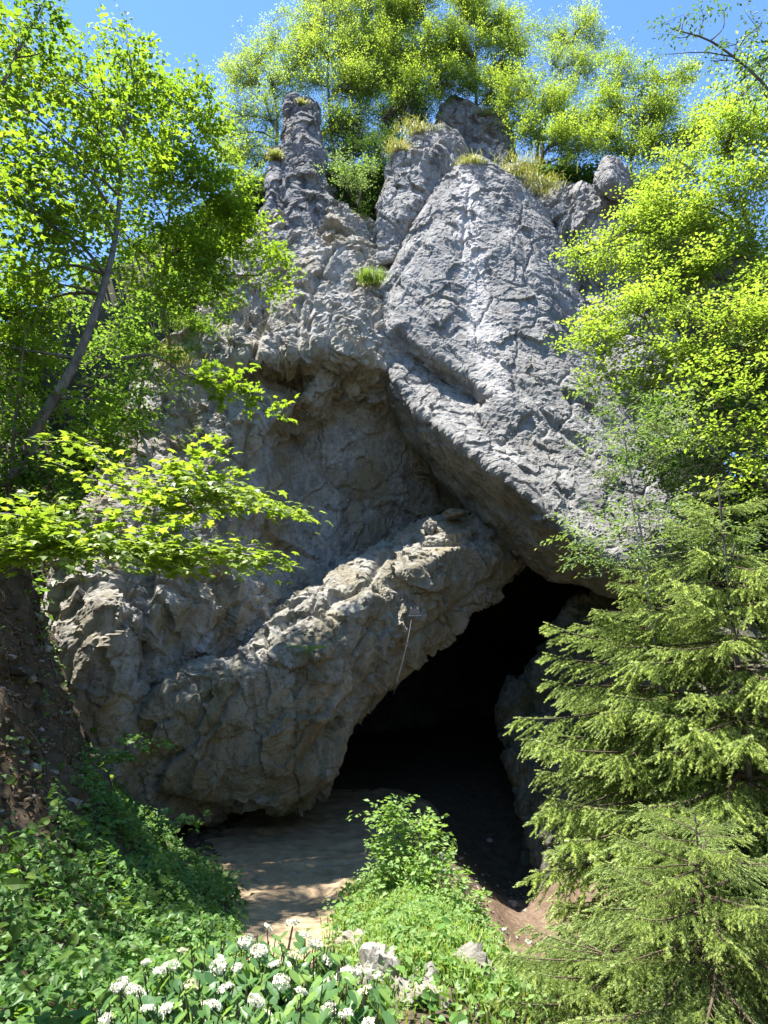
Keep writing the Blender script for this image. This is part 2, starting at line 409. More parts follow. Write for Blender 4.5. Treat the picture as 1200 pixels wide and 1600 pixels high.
# front apron of the hill goes down behind the rock face
front = V[:nx].copy(); front[:, 2] = 15; front[:, 1] += 1.2
n0 = len(V); V = np.concatenate([V, front])
k = np.arange(nx-1); F = np.concatenate([F, np.stack([n0+k, n0+k+1, k+1, k], 1)])
tag(link('hill', mesh('hill', V, F, smooth=True), M_hill), kind='structure')

# ------------------------------------------------------------------ rock
RELIEF = (.20, .34, .19, .06, .012, .022, .10)
def eval_mods(o):
    dg = bpy.context.evaluated_depsgraph_get(); dg.update()
    e = o.evaluated_get(dg)
    return bpy.data.meshes.new_from_object(e)
def rock(name, outline, inner, thick, mat, voxel=.11, amp=1.0, seed=0, edges=(), strata=None, streak=None, sub=1, cull=True, spread=.0, wt=RELIEF, crk=1.0, grooves=(), calm=None):
    """a mass of rock: a triangulated front through measured ridge and ledge points, given thickness, then broken up"""
    pts = [tuple(q) for q in outline] + [tuple(q) for q in inner]
    n = len(outline)
    v2, e2, f2, ov, *_ = geometry.delaunay_2d_cdt([Vector((q[0], q[1])) for q in pts], list(edges), [list(range(n))], 1, 1e-3)
    Y = []
    for q, src in zip(v2, ov):
        if src: Y.append(pts[src[0]][2])
        else:
            d = sorted(((q[0]-a[0])**2+(q[1]-a[1])**2, a[2]) for a in pts)[:2]; Y.append((d[0][1]+d[1][1])/2)
    fr = np.array([P(q[0], q[1], y) for q, y in zip(v2, Y)])
    ray = nrm(fr-CAM)
    bk = fr + ray*thick
    c = bk.mean(0); bk = c+(bk-c)*(1-spread)
    tris = [tuple(t) for t in f2]; m = len(fr)
    bm = bmesh.new()
    vs = [bm.verts.new(q) for q in np.concatenate([fr, bk])]
    cnt = {}
    for t in tris:
        for i in range(len(t)):
            a, b = t[i], t[(i+1) % len(t)]; cnt[(min(a, b), max(a, b))] = cnt.get((min(a, b), max(a, b)), 0)+1
    for t in tris:
        bm.faces.new([vs[i] for i in t]); bm.faces.new([vs[i+m] for i in reversed(t)])
    for t in tris:
        for i in range(len(t)):
            a, b = t[i], t[(i+1) % len(t)]
            if cnt[(min(a, b), max(a, b))] == 1: bm.faces.new([vs[b], vs[a], vs[a+m], vs[b+m]])
    bmesh.ops.recalc_face_normals(bm, faces=bm.faces)
    me = bpy.data.meshes.new(name); bm.to_mesh(me); bm.free()
    o = link(name, me)
    r = o.modifiers.new('r', 'REMESH'); r.mode = 'VOXEL'; r.voxel_size = voxel
    sm = o.modifiers.new('s', 'SMOOTH'); sm.factor = .5; sm.iterations = 2
    def read(m):
        nv = len(m.vertices); V = np.empty(nv*3, np.float32); m.vertices.foreach_get('co', V)
        Nn = np.empty(nv*3, np.float32); m.vertices.foreach_get('normal', Nn)
        F = np.empty(len(m.polygons)*4, np.int32); m.polygons.foreach_get('vertices', F)
        return V.reshape(-1, 3).astype(float), Nn.reshape(-1, 3).astype(float), F.reshape(-1, 4)
    m2 = eval_mods(o); bpy.data.objects.remove(o); bpy.data.meshes.remove(me)
    V, Nn, F = read(m2); bpy.data.meshes.remove(m2)
    if cull:      # nothing of the inner back face, deep in the hill, is needed
        fc = Nn[F].mean(1); vr = nrm(V[F].mean(1)-CAM)
        F = F[(fc*vr).sum(1) < .35]
        used = np.unique(F); remap = np.full(len(V), -1); remap[used] = np.arange(len(used))
        V, F = V[used], remap[F]
    m3 = mesh(name, V, F); o = link(name, m3)
    if sub:
        q = o.modifiers.new('u', 'SUBSURF'); q.levels = sub; q.render_levels = sub
    m2 = eval_mods(o); bpy.data.objects.remove(o); bpy.data.meshes.remove(m3)
    V, Nn, F = read(m2); bpy.data.meshes.remove(m2)
    am = amp if calm is None else amp*(calm[2]+(1-calm[2])*sstep(calm[0], calm[1], V[:, 2]))
    V = V + Nn*(am*rock_relief(V, seed, strata, wt, crk))[:, None]
    for g, wd, dp in grooves:     # joints one can follow across the face
        gq = g if len(g[0]) == 3 else [(a, b, 22.) for a, b in g]
        dirs = nrm(PA(gq)-CAM); dc = curve(dirs, 40); vd = V-CAM; ln_ = np.linalg.norm(vd, axis=1); vd = vd/ln_[:, None]
        dd = np.full(len(V), 9.)
        for a_, b_ in zip(dc[:-1], dc[1:]):
            e_ = b_-a_; tt = np.clip(((vd-a_)*e_).sum(1)/(e_*e_).sum(), 0, 1)
            dd = np.minimum(dd, np.linalg.norm(vd-(a_+tt[:, None]*e_), axis=1))
        V = V - Nn*(dp*.75*np.exp(-(dd*ln_/(wd*(1+.6*noise(V*1.5, 5))))**2))[:, None]
    at = {}
    if streak is not None:
        q = curve(PA(streak), 60); d = np.full(len(V), 9.)
        for a in q: d = np.minimum(d, np.linalg.norm((V-a)*np.array([1, .25, .5]), axis=1))
        wv = .8*(1+.5*noise(V*1.1, 77))
        at['streak'] = 1-sstep(.3, 1.0, d/np.maximum(wv, .05))
    return mesh(name, V, F, at, smooth=False)
def rock_relief(V, seed, strata=None, wt=RELIEF, crk=1.0):
    w = V + .38*np.stack([fbm(V*.6, 4, seed+50), fbm(V*.6, 4, seed+60), fbm(V*.6, 4, seed+70)], 1)
    m = sstep(-.35, .35, fbm(V*.45, 3, seed+80)); m2 = sstep(-.3, .3, fbm(V*.9, 3, seed+85))
    d = wt[0]*ridged(w*.30, 3, seed+1)
    d += wt[1]*facets(w*.55, seed+2, .75)
    d += wt[2]*facets((V+.3*(w-V))*np.array([1.5, 1.5, .95]), seed+3, 1.1)*(.3+m)
    d += wt[3]*facets(V*3.4, seed+4, 1.0)*(.25+1.3*m2)
    d += wt[4]*ridged(w*2.6, 4, seed+5)*(.4+m)
    d += wt[5]*fbm(V*8.5, 3, seed+6)*(.5+m2)
    d += wt[6]*ridged(w*np.array([.95, .95, .14]), 3, seed+9)          # rain flutes
    d += (.3+.7*crk)*(.014*facets(V*7.5, seed+16, 1.2)*1.4 + .010*ridged(V*11, 2, seed+17))
    d -= .16*(.4+.6*crk)*np.exp(-(noise(w*np.array([.5, .5, .28]), seed+12)/.035)**2)     # joints
    d -= .06*crk*np.exp(-(noise(w*1.1, seed+14)/.05)**2)*m
    if strata is not None:
        ax, freq, a = strata
        s = (w*nrm(np.array(ax, float))).sum(1)*freq
        q = np.stack([s, w[:, 0]*.22, w[:, 2]*.22], 1)
        d += a*ridged(q, 3, seed+8)*(.3+m)
    return d

# --- the rock face, left of the slab
wall_out = [(415, 330, 26.4), (470, 345, 26.2), (530, 320, 27), (570, 348, 26.6), (600, 395, 26.4), (640, 440, 26), (700, 600, 25.7), (745, 760, 26.6),
            (830, 860, 26.8), (760, 900, 26.5), (640, 930, 25.5), (500, 1000, 23.8), (420, 1120, 22.2), (340, 1290, 20.6), (230, 1270, 19.2),
            (150, 1190, 18.4), (85, 1070, 18.2), (76, 980, 18.3), (95, 900, 18.8), (120, 830, 19.6), (165, 740, 20.6), (205, 660, 21.4), (235, 590, 22),
            (285, 520, 22.7), (330, 470, 23.4), (340, 415, 24.2), (395, 395, 25.2)]
wall_in = [(388, 560, 22.1), (388, 680, 21.8), (384, 760, 21.6), (300, 620, 22.1), (240, 650, 21.7), (410, 590, 22.9), (415, 680, 22.8), (430, 740, 22.8),
           (440, 560, 22.5), (447, 640, 22.7), (452, 600, 24.1), (464, 690, 24.5), (472, 730, 24.2), (478, 560, 22.3), (484, 620, 23.0), (500, 538, 22.4), (532, 552, 22.3),
           (566, 566, 22.5), (596, 572, 23.2), (505, 580, 23.3), (540, 590, 23.4), (580, 600, 23.8), (530, 660, 24.3), (590, 670, 24.8), (640, 710, 25.4), (690, 770, 26.3),
           (510, 760, 24.4), (590, 790, 25.1), (450, 830, 23.3), (540, 860, 24.3), (460, 910, 22.9), (350, 485, 23.2), (400, 455, 24.1), (455, 420, 24.8),
           (425, 510, 22.9), (500, 470, 23.7), (545, 425, 24.7), (565, 480, 23.6), (500, 395, 25.3), (395, 500, 23.6), (445, 470, 23.6),
           (160, 950, 18.0), (160, 1060, 17.9), (226, 920, 19.4), (232, 1010, 19.3), (212, 960, 18.4), (255, 940, 18.7), (330, 945, 19.7), (400, 960, 20.9),
           (255, 845, 19.9), (335, 820, 20.9), (300, 740, 21.3), (245, 750, 20.9), (195, 860, 19.5), (300, 1050, 20.2), (200, 1120, 18.5), (255, 1180, 19.2)]
cl = link('cliff', rock('cliff', wall_out, wall_in, 3.5, M_wall, voxel=.14, seed=3, amp=.95, calm=(13.5, 16.5, .72), grooves=[([(398, 540), (386, 600), (388, 680), (378, 760)], .12, .3), ([(470, 470), (463, 540), (466, 620), (458, 700), (470, 770)], .14, .35), ([(430, 430), (412, 500), (398, 555)], .10, .25), ([(520, 390), (492, 450), (480, 540)], .10, .25), ([(236, 880), (230, 950), (236, 1060)], .12, .3), ([(345, 470), (330, 540), (300, 600)], .08, .18), ([(560, 400), (572, 450), (592, 520)], .1, .2), ([(430, 820), (520, 790), (640, 770)], .08, .1)]), M_wall)
tag(cl, kind='structure')

slab_out = [(745, 248, 26.5), (800, 275, 26.4), (850, 330, 26.3), (885, 400, 25.9), (905, 470, 25.2), (935, 560, 24.3), (975, 650, 23.3), (1025, 740, 22.2), (1065, 840, 21.2),
            (1045, 930, 21), (960, 925, 21.4), (905, 908, 22.3), (862, 902, 22.6), (800, 858, 23.2), (752, 815, 23.4), (712, 772, 23.8), (680, 728, 24.0), (648, 694, 24.1),
            (622, 650, 24.1), (600, 605, 23.9), (588, 560, 23.9), (592, 500, 24.2), (598, 450, 24.6), (612, 420, 24.8), (640, 370, 25.2), (690, 285, 26.1)]
slab_in = [(618, 590, 23.0), (640, 630, 22.7), (690, 672, 21.6), (735, 702, 20.9), (790, 750, 20.35), (850, 800, 20.1), (905, 845, 20.0), (970, 880, 19.9), (720, 735, 22.6), (775, 785, 22.0), (835, 840, 21.6), (890, 878, 21.4),
           (630, 440, 24.1), (622, 505, 23.5), (648, 535, 23.2), (700, 568, 22.8), (752, 606, 22.4), (775, 628, 22.2), (640, 560, 23.8), (695, 596, 23.5), (742, 634, 22.9),
           (700, 640, 22.5), (745, 664, 22.0), (735, 300, 25.6), (738, 400, 24.6), (750, 500, 23.6), (668, 400, 24.4), (690, 480, 23.6), (795, 330, 25.4), (832, 400, 24.6),
           (855, 470, 24.0), (800, 480, 23.7), (810, 570, 22.9), (870, 560, 23.3), (830, 650, 22.0), (900, 660, 22.2), (890, 760, 21.0), (960, 780, 21.2), (800, 700, 21.5), (700, 350, 25.1)]
sb = rock('rock_slab', slab_out, slab_in, 3.0, M_slab, voxel=.12, seed=21, amp=1.0, grooves=[([(733, 296), (727, 345), (722, 400)], .09, .16), ([(792, 318), (806, 350), (820, 385), (826, 430), (842, 458)], .14, .22), ([(656, 380), (640, 402), (605, 452)], .10, .2), ([(815, 600), (870, 665), (935, 715)], .10, .14), ([(795, 690), (850, 742), (905, 790)], .09, .12), ([(745, 655), (800, 712), (850, 770)], .07, .10), ([(850, 560), (900, 640), (960, 700)], .08, .10), ([(690, 735), (760, 800), (850, 885)], .10, .12), ([(740, 760), (810, 815), (890, 880)], .08, .12)], crk=.3, wt=(.10, .11, .045, .022, .004, .012, .03), strata=((.55, -.5, .75), 1.5, .09), streak=[(733, 285, 25.6), (736, 400, 24.6), (748, 500, 23.5), (768, 590, 22.6)])
tag(link('rock_slab', sb, M_slab), 'huge pale grey limestone slab leaning over the cave mouth with a whitish streak', 'rock slab')

blk_out = [(815, 880, 23.3), (772, 848, 23.3), (742, 812, 23.5), (700, 806, 23.4), (660, 818, 23.2), (600, 850, 22.6), (540, 885, 21.8), (480, 925, 21.0), (425, 985, 20.1),
           (360, 1030, 19.4), (300, 1048, 19.0), (255, 1080, 18.7), (222, 1130, 18.7), (235, 1195, 19.1), (310, 1238, 19.5), (380, 1257, 19.7), (440, 1266, 19.9), (476, 1252, 20.1),
           (507, 1215, 20.1), (530, 1180, 20.5), (547, 1135, 20.9), (612, 1070, 21.6), (662, 1015, 22.2), (720, 962, 22.8), (780, 917, 23.3)]
blk_in = [(440, 1008, 19.2), (500, 1024, 19.1), (525, 975, 19.7), (580, 930, 20.4), (650, 890, 21.1), (720, 850, 22.0), (765, 868, 22.3), (350, 1125, 18.6), (430, 1120, 19.1),
          (500, 1085, 19.6), (580, 1015, 20.5), (660, 957, 21.5), (740, 907, 22.5), (440, 1205, 19.4), (500, 1145, 20.0), (350, 1190, 19.1), (470, 960, 20.2), (560, 900, 21.2),
          (620, 878, 21.7), (590, 905, 21.3), (345, 1062, 18.5), (405, 1048, 18.9), (292, 1095, 18.3), (268, 1150, 18.6)]
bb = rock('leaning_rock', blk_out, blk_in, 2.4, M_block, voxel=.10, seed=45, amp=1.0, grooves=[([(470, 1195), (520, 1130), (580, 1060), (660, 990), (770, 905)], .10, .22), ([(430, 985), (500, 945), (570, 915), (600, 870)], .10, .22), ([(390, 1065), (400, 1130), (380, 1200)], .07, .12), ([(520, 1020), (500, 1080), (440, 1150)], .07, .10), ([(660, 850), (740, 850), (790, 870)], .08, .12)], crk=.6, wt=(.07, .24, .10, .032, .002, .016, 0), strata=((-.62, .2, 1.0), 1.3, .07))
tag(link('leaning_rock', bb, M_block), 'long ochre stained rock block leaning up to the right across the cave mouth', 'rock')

pin_out = [(449, 154, 28.3), (462, 151, 28.3), (470, 166, 28.2), (480, 160, 28.2), (495, 166, 28.3), (501, 205, 27.9), (509, 260, 27.3), (518, 310, 26.8), (530, 365, 26.5), (470, 385, 25.9),
           (436, 370, 26), (438, 300, 26.4), (442, 235, 27.3), (445, 210, 27.6)]
pin_in = [(470, 205, 27.3), (470, 280, 26.5), (460, 335, 25.9), (490, 250, 27)]
pn = rock('rock_pinnacle', pin_out, pin_in, 2.0, M_pin, voxel=.115, seed=61, amp=.55)
tag(link('rock_pinnacle', pn, M_pin), 'dark grey rock pinnacle standing alone against the trees at the cliff top', 'rock pinnacle')
fin = rock('rock_fin', [(414, 345, 26), (419, 280, 26.7), (427, 236, 27.2), (437, 230, 27.3), (440, 250, 27.1), (437, 300, 26.5), (433, 350, 25.9)], [(428, 290, 26.3)], 1.4, M_pin, voxel=.09, seed=64, amp=.35)
tag(link('rock_fin', fin, M_pin), 'narrow dark rock fin split off the left side of the pinnacle', 'rock')
but_out = [(588, 415, 25.3), (592, 350, 25.9), (607, 290, 26.5), (617, 240, 27.1), (650, 203, 27.6), (690, 197, 27.7), (716, 214, 27.7), (727, 262, 27.1), (702, 292, 26.7), (662, 347, 26.1), (622, 404, 25.5)]
bu = rock('rock_buttress', but_out, [(650, 262, 26.3), (685, 240, 26.6), (628, 330, 25.6), (665, 300, 26.1)], 2.2, M_pin, voxel=.115, seed=71, amp=.6)
bu.materials.clear()
tag(link('rock_buttress', bu, M_slab), 'rough grey buttress with grassy top joining the upper left edge of the slab', 'rock')
bk_out = [(688, 172, 30), (706, 152, 30.4), (730, 160, 30.3), (750, 178, 30), (775, 172, 30.2), (795, 188, 30), (802, 270, 29), (690, 310, 28.6)]
bc = rock('rock_outcrop', bk_out, [(712, 200, 29.5), (735, 210, 29.9), (760, 215, 29.4)], 2.0, M_pin, voxel=.13, seed=77, amp=.6)
tag(link('rock_outcrop', bc, M_pin), 'dark fluted outcrop behind the top of the slab under the trees', 'rock')
rw_out = [(790, 262, 27.6), (860, 283, 27.2), (930, 292, 26.2), (985, 320, 25.7), (1015, 450, 24.7), (1065, 600, 23.7), (1125, 760, 22.2), (1160, 905, 21.2), (1020, 905, 22.2), (955, 650, 24.3), (890, 450, 26.3), (830, 330, 27)]
rw = rock('cliff', rw_out, [(880, 340, 26.3), (940, 400, 25.2), (990, 560, 24)], 2.5, M_slab, voxel=.15, seed=83, amp=.8)
o = link('cliff_flank', rw, M_slab); tag(o, kind='structure')
bo = rock('boulder', [(928, 283, 25.4), (938, 258, 25.5), (950, 243, 25.6), (967, 248, 25.6), (980, 272, 25.5), (984, 290, 25.4), (976, 308, 25.2), (958, 312, 25.1), (938, 300, 25.2)], [(955, 275, 24.5), (965, 290, 24.6)], 1.6, M_slab, voxel=.08, seed=88, amp=.35)
tag(link('boulder', bo, M_slab), 'isolated grey boulder poking out of the leaves on the right rim', 'boulder')
pil_out = [(788, 1090, 24.2), (800, 1068, 24.2), (830, 1050, 24.1), (868, 1000, 23.6), (900, 935, 23), (960, 925, 22.6), (1060, 895, 21.8), (1150, 950, 20.6), (1230, 1100, 19.4),
           (1230, 1520, 17.8), (1000, 1500, 18.8), (885, 1440, 20.4), (850, 1400, 21.4), (828, 1285, 22.4), (815, 1240, 23), (800, 1190, 23.4), (788, 1130, 24)]
pl = rock('rock_pillar', pil_out, [(960, 1100, 21.2), (950, 1250, 20.6), (870, 1160, 22.6), (885, 1050, 23), (1080, 1200, 19.4), (1050, 1050, 20.6)], 2.5, M_wall, voxel=.15, seed=91, amp=.8)
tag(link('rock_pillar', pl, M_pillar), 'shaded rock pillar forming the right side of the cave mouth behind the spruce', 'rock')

# --- cave
ring0 = PA([(290, 1345, 21.2), (290, 1235, 21.3), (420, 1222, 21.6), (500, 1165, 21.9), (560, 1085, 22.5), (640, 1005, 23.2), (720, 935, 23.8), (790, 878, 24.2), (845, 850, 24.2),
            (905, 880, 23.8), (965, 980, 23.1), (985, 1150, 22.1), (965, 1300, 21.2), (930, 1420, 20.4)])
ring0 = np.concatenate([ring0, [[6.5, 20.5, -2], [3, 20.8, -2.2], [0, 21, -2.2], [-3, 21.2, -2.2], [-6.3, 21.2, -2]]])
def circ(cx, cy, cz, rx, rz, n=19, a0=200):
    an = np.radians(a0) - np.linspace(0, 2*np.pi, n, endpoint=False)
    return np.stack([cx+rx*np.cos(an), np.full(n, cy), cz+rz*np.sin(an)], 1)
rings = [ring0, circ(1.5, 30.5, 4.0, 10.5, 8.5), circ(2.5, 36, 4, 11, 8.5), circ(5, 43, 3, 8, 6), circ(8, 48, 2.5, 5, 4.5), circ(13, 55, 2.5, 4.5, 4), circ(19, 59, 2.5, 4, 4)]
rings = np.array(rings)
L = np.array([curve(rings[:, j], 70) for j in range(rings.shape[1])])            # 19 x 70
L = np.array([curve(np.concatenate([L[:, i], L[:1, i]]), 121)[:-1] for i in range(70)])   # 70 x 120
V = L.reshape(-1, 3); nr, nc = 70, 120
ii = np.arange(nr-1)[:, None]*nc; jj = np.arange(nc)[None]
F = np.stack([ii+jj, ii+nc+jj, ii+nc+(jj+1) % nc, ii+(jj+1) % nc], -1).reshape(-1, 4)
cen = np.repeat(L.mean(1), nc, 0); inn = nrm(cen-V)
fade = np.repeat(sstep(0, 8, np.arange(nr)), nc)
V = V + inn*((.8*ridged(V*.22, 4, 5)+.5*facets(V*.45, 6)+.15*facets(V*1.6, 7))*fade)[:, None]
V = np.concatenate([V, [L[-1].mean(0)]]); last = len(V)-1
F2 = np.stack([(nr-1)*nc+np.arange(nc), np.full(nc, last), (nr-1)*nc+(np.arange(nc)+1) % nc], -1)
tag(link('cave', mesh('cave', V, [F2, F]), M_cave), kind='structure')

# --- wedged and loose stones
def stone_mesh(name, r, seed, sq=(1, 1, 1), sub=3, rough=1.0):
    bm = bmesh.new(); bmesh.ops.create_icosphere(bm, subdivisions=sub, radius=1.0)
    V = np.array([v.co for v in bm.verts]); F = np.array([[v.index for v in f.verts] for f in bm.faces]); bm.free()
    q = V*1.1+seed*3.7
    d = 1 + rough*(.28*facets(q, seed, .9) + .12*facets(q*2.4, seed+3, .9) + .05*fbm(q*5, 3, seed))
    V = V*d[:, None]*np.array(sq)*r
    return mesh(name, V, F, smooth=False)
def stone(name, loc, r, seed, label, cat, group=None, sq=(1, 1, .7), mat=None, rot=0, sub=3):
    me = stone_mesh(name, r, seed, sq, sub); o = link(name, me, mat or M_stone, None, loc); o.rotation_euler = (0, 0, rot)
    return tag(o, label, cat, group)
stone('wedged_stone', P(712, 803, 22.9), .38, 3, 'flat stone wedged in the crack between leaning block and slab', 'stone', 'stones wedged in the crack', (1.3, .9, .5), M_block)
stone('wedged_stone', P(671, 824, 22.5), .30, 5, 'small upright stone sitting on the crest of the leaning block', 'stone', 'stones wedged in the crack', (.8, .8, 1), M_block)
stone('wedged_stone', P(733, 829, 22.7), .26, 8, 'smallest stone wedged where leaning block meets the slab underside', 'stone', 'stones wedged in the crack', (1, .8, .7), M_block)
stone('boulder', P(592, 1548, 8.3), .36, 12, 'tall pale boulder beside the white flower heads', 'boulder', 'pale boulders at the foot of the mound', (.75, .9, 1.25), rot=.3, sub=4)
stone('boulder', P(662, 1590, 8.0), .40, 14, 'pale rounded boulder at the bottom edge between the two grassy strips', 'boulder', 'pale boulders at the foot of the mound', (.8, .9, 1.0), rot=.9, sub=4)
stone('boulder', P(735, 1560, 8.8), .38, 16, 'sunlit boulder right of the grass strip beside drooping spruce tips', 'boulder', 'pale boulders at the foot of the mound', (.8, 1, 1.3), rot=2, sub=4)
stone('boulder', P(625, 1492, 10), .26, 18, 'small pale boulder half buried below the bright green shrub', 'boulder', 'pale boulders at the foot of the mound', (1.2, 1, .7), rot=1, sub=4)
stone('boulder', P(560, 1478, 10.2), .24, 19, 'low pale boulder at the near end of the sandy path', 'boulder', 'pale boulders at the foot of the mound', (1.3, 1, .6), rot=2.6, sub=4)
st = [(803, 1470, .09), (792, 1462, .06), (822, 1478, .12), (820, 1465, .08), (766, 1455, .07), (745, 1452, .10), (848, 1530, .10), (838, 1512, .08), (800, 1418, .16), (787, 1412, .07), (823, 1455, .10),
      (690, 1345, .16), (765, 1315, .10), (780, 1505, .06), (812, 1540, .09), (770, 1490, .05), (758, 1472, .05), (830, 1494, .06), (850, 1558, .08)]
protos = [stone_mesh('pebble', 1.0, 30+i, (1, .85, .6), 2) for i in range(4)]
for p_ in protos: p_.materials.append(M_stone)
for i, (px, py, r) in enumerate(st):
    q = hit_ground(px, py); o = link('stone', protos[i % 4], None, None, q+np.array([0, 0, r*.45])); o.scale = (r*1.3,)*3; o.rotation_euler = (0, 0, i*1.3)
    tag(o, {2: 'blocky grey stone standing in shade on the stream bed', 6: 'pale stone at the sunlit edge of the stream bed nearest the spruce', 8: 'largest stone lying in the dark of the cave mouth floor', 11: 'lone stone on the shaded floor just right of the elder shrub'}.get(i, 'small loose stone lying on the brown stream bed by the cave mouth'), 'stone', 'stones on the stream bed')

DIRT = np.array([hit_ground(*q)[:2] for q in [(0, 930), (60, 915), (95, 930), (120, 1060), (175, 1150), (275, 1275), (265, 1310), (210, 1260), (150, 1215), (110, 1260), (70, 1330), (20, 1380), (-60, 1400), (-200, 1100), (-150, 900)]])
def inside(poly, x, y):
    a = poly[None]; b = np.roll(poly, -1, 0)[None]; X = x[:, None]; Yy = y[:, None]
    c = ((a[..., 1] > Yy) != (b[..., 1] > Yy)) & (X < (b[..., 0]-a[..., 0])*(Yy-a[..., 1])/(b[..., 1]-a[..., 1]+1e-12)+a[..., 0])
    return c.sum(1) % 2 == 1
DIRT_ = DIRT
PV, PF = None, None
bm = bmesh.new(); bmesh.ops.create_icosphere(bm, subdivisions=1, radius=1.0)
PV = np.array([v.co for v in bm.verts]); PF = np.array([[v.index for v in f.verts] for f in bm.faces]); bm.free()
def pebbles(name, n, box, keep, r0, mat):
    x = R.uniform(box[0], box[1], n); y = R.uniform(box[2], box[3], n); k_ = keep(x, y) > R.random(n); x, y = x[k_], y[k_]; n = len(x)
    r = r0*np.exp(R.normal(size=n)*.55); a = R.uniform(.6, 1.3, (n, 3))*np.array([1, 1, .6])
    V = PV[None]*(r[:, None]*a)[:, None]*(1+.25*R.normal(size=(n, len(PV), 1))*.6) + np.stack([x, y, gz(x, y)+.03+r*.1], 1)[:, None]
    o = link(name, mesh(name, V.reshape(-1, 3), (PF[None]+(np.arange(n)*len(PV))[:, None, None]).reshape(-1, 3)), mat); return tag(o, kind='stuff')
pebbles('gravel', 3200, (1.3, 5.0, 9, 19.5), lambda x, y: sstep(1.7, .8, np.abs(x-3.0-(y-14)*.12)), .035, M_bed)
pebbles('pebbles', 2600, (-4.5, 6, 10, 24), lambda x, y: .5+.5*noise(np.stack([x, y, 0*x], 1)*.8, 3), .028, M_stone)
pebbles('earth_clods', 2600, (-11, -4, 9, 19), lambda x, y: .8+0*x, .05, M_soil)
bi = gi[inside(DIRT_, GV[gi][:, 0], GV[gi][:, 1])]
bi = bi[R.integers(0, len(bi), 9000)]
bp_ = GV[bi] + R.uniform(-.08, .08, (9000, 3))*(1-.8*np.abs(GN[bi])) + GN[bi]*.012
bd = R.normal(size=(9000, 3)); bd -= GN[bi]*(bd*GN[bi]).sum(1)[:, None]
tag(link('dead_leaves', leaf_mesh('dead_leaves', bp_, bd, GN[bi]+R.normal(size=(9000, 3))*.35, .075*(.5+.9*R.random(9000)), OVAL), M_litter), kind='stuff')
pebbles('bank_stones', 500, (-10, -4.5, 9, 19), lambda x, y: .6+0*x, .05, M_stone)
for px, py, l_, a_, lb in [(60, 985, 1.3, .5, 'bare fallen branch lying across the top of the earth bank'), (120, 1090, .9, 2.2, 'short crooked stick on the earth bank beside the rock wall'), (30, 1130, 1.1, 1.2, 'dry forked branch half way down the earth bank at the left edge'), (190, 1235, .9, .1, 'thin dead stick lying where the ivy meets the bare earth')]:
    q = hit_ground(px, py); n_ = 9; t_ = np.linspace(-.5, .5, n_)
    pts = np.stack([q[0]+t_*l_*math.cos(a_), q[1]+t_*l_*math.sin(a_), 0*t_], 1); pts[:, :2] += R.normal(size=(n_, 2))*.02
    pts[:, 2] = gz(pts[:, 0], pts[:, 1])+.04+.06*np.abs(t_)
    br = pts[5] + np.linspace(0, 1, n_)[:, None]*np.array([.25*math.sin(a_), .2*math.cos(a_), .12])*l_
    V, F = tubes(np.stack([pts, br])-q, np.stack([np.linspace(.022, .010, n_), np.linspace(.012, .004, n_)]), 6)
    tag(link('fallen_branch', mesh('fallen_branch', V, F, smooth=True), M_bark, None, q), lb, 'fallen branch', 'dead wood on the earth bank')
# --- lamp with its cable on the leaning block
lp = P(648, 957, 20.75)
fl = empty('floodlight', lp); tag(fl, 'small grey floodlight with hanging cable fixed under the leaning block', 'lamp')
bm = bmesh.new(); bmesh.ops.create_cube(bm, size=1.0)
for v in bm.verts:
    v.co.x *= .36; v.co.y *= .22; v.co.z *= .20
    if v.co.z > 0: v.co.x *= .72; v.co.y *= .7
bmesh.ops.bevel(bm, geom=list(bm.edges), offset=.025, segments=2, affect='EDGES')
me = bpy.data.meshes.new('housing'); bm.to_mesh(me); bm.free(); link('housing', me, M_metal, fl)
bm = bmesh.new(); bmesh.ops.create_cube(bm, size=1.0)
for v in bm.verts: v.co.x *= .40; v.co.y *= .25; v.co.z *= .025; v.co.z -= .115
bmesh.ops.bevel(bm, geom=list(bm.edges), offset=.006, segments=1, affect='EDGES')
me = bpy.data.meshes.new('lens'); bm.to_mesh(me); bm.free(); link('lens', me, M_lens, fl)
pc = curve([P(644, 962, 20.72), P(636, 1005, 20.4), P(626, 1045, 20.3), P(615, 1085, 20.3)], 20)-lp
V, F = tubes(pc[None], np.full((1, 20), .006), 6); link('cable', mesh('cable', V, F), M_cable, fl)
V, F = tubes(np.array([[[-.1, .05, .08], [-.1, .2, .16], [-.1, .45, .2]], [[.1, .05, .08], [.1, .2, .16], [.1, .45, .2]]]), np.full((2, 3), .015), 6); link('bracket', mesh('bracket', V, F), M_metal, fl)

def at(px, py, Y, drop=0):
    q = P(px, py, Y); q[2] = gz(np.array([q[0]]), np.array([q[1]]))[0]-.1-drop; return q
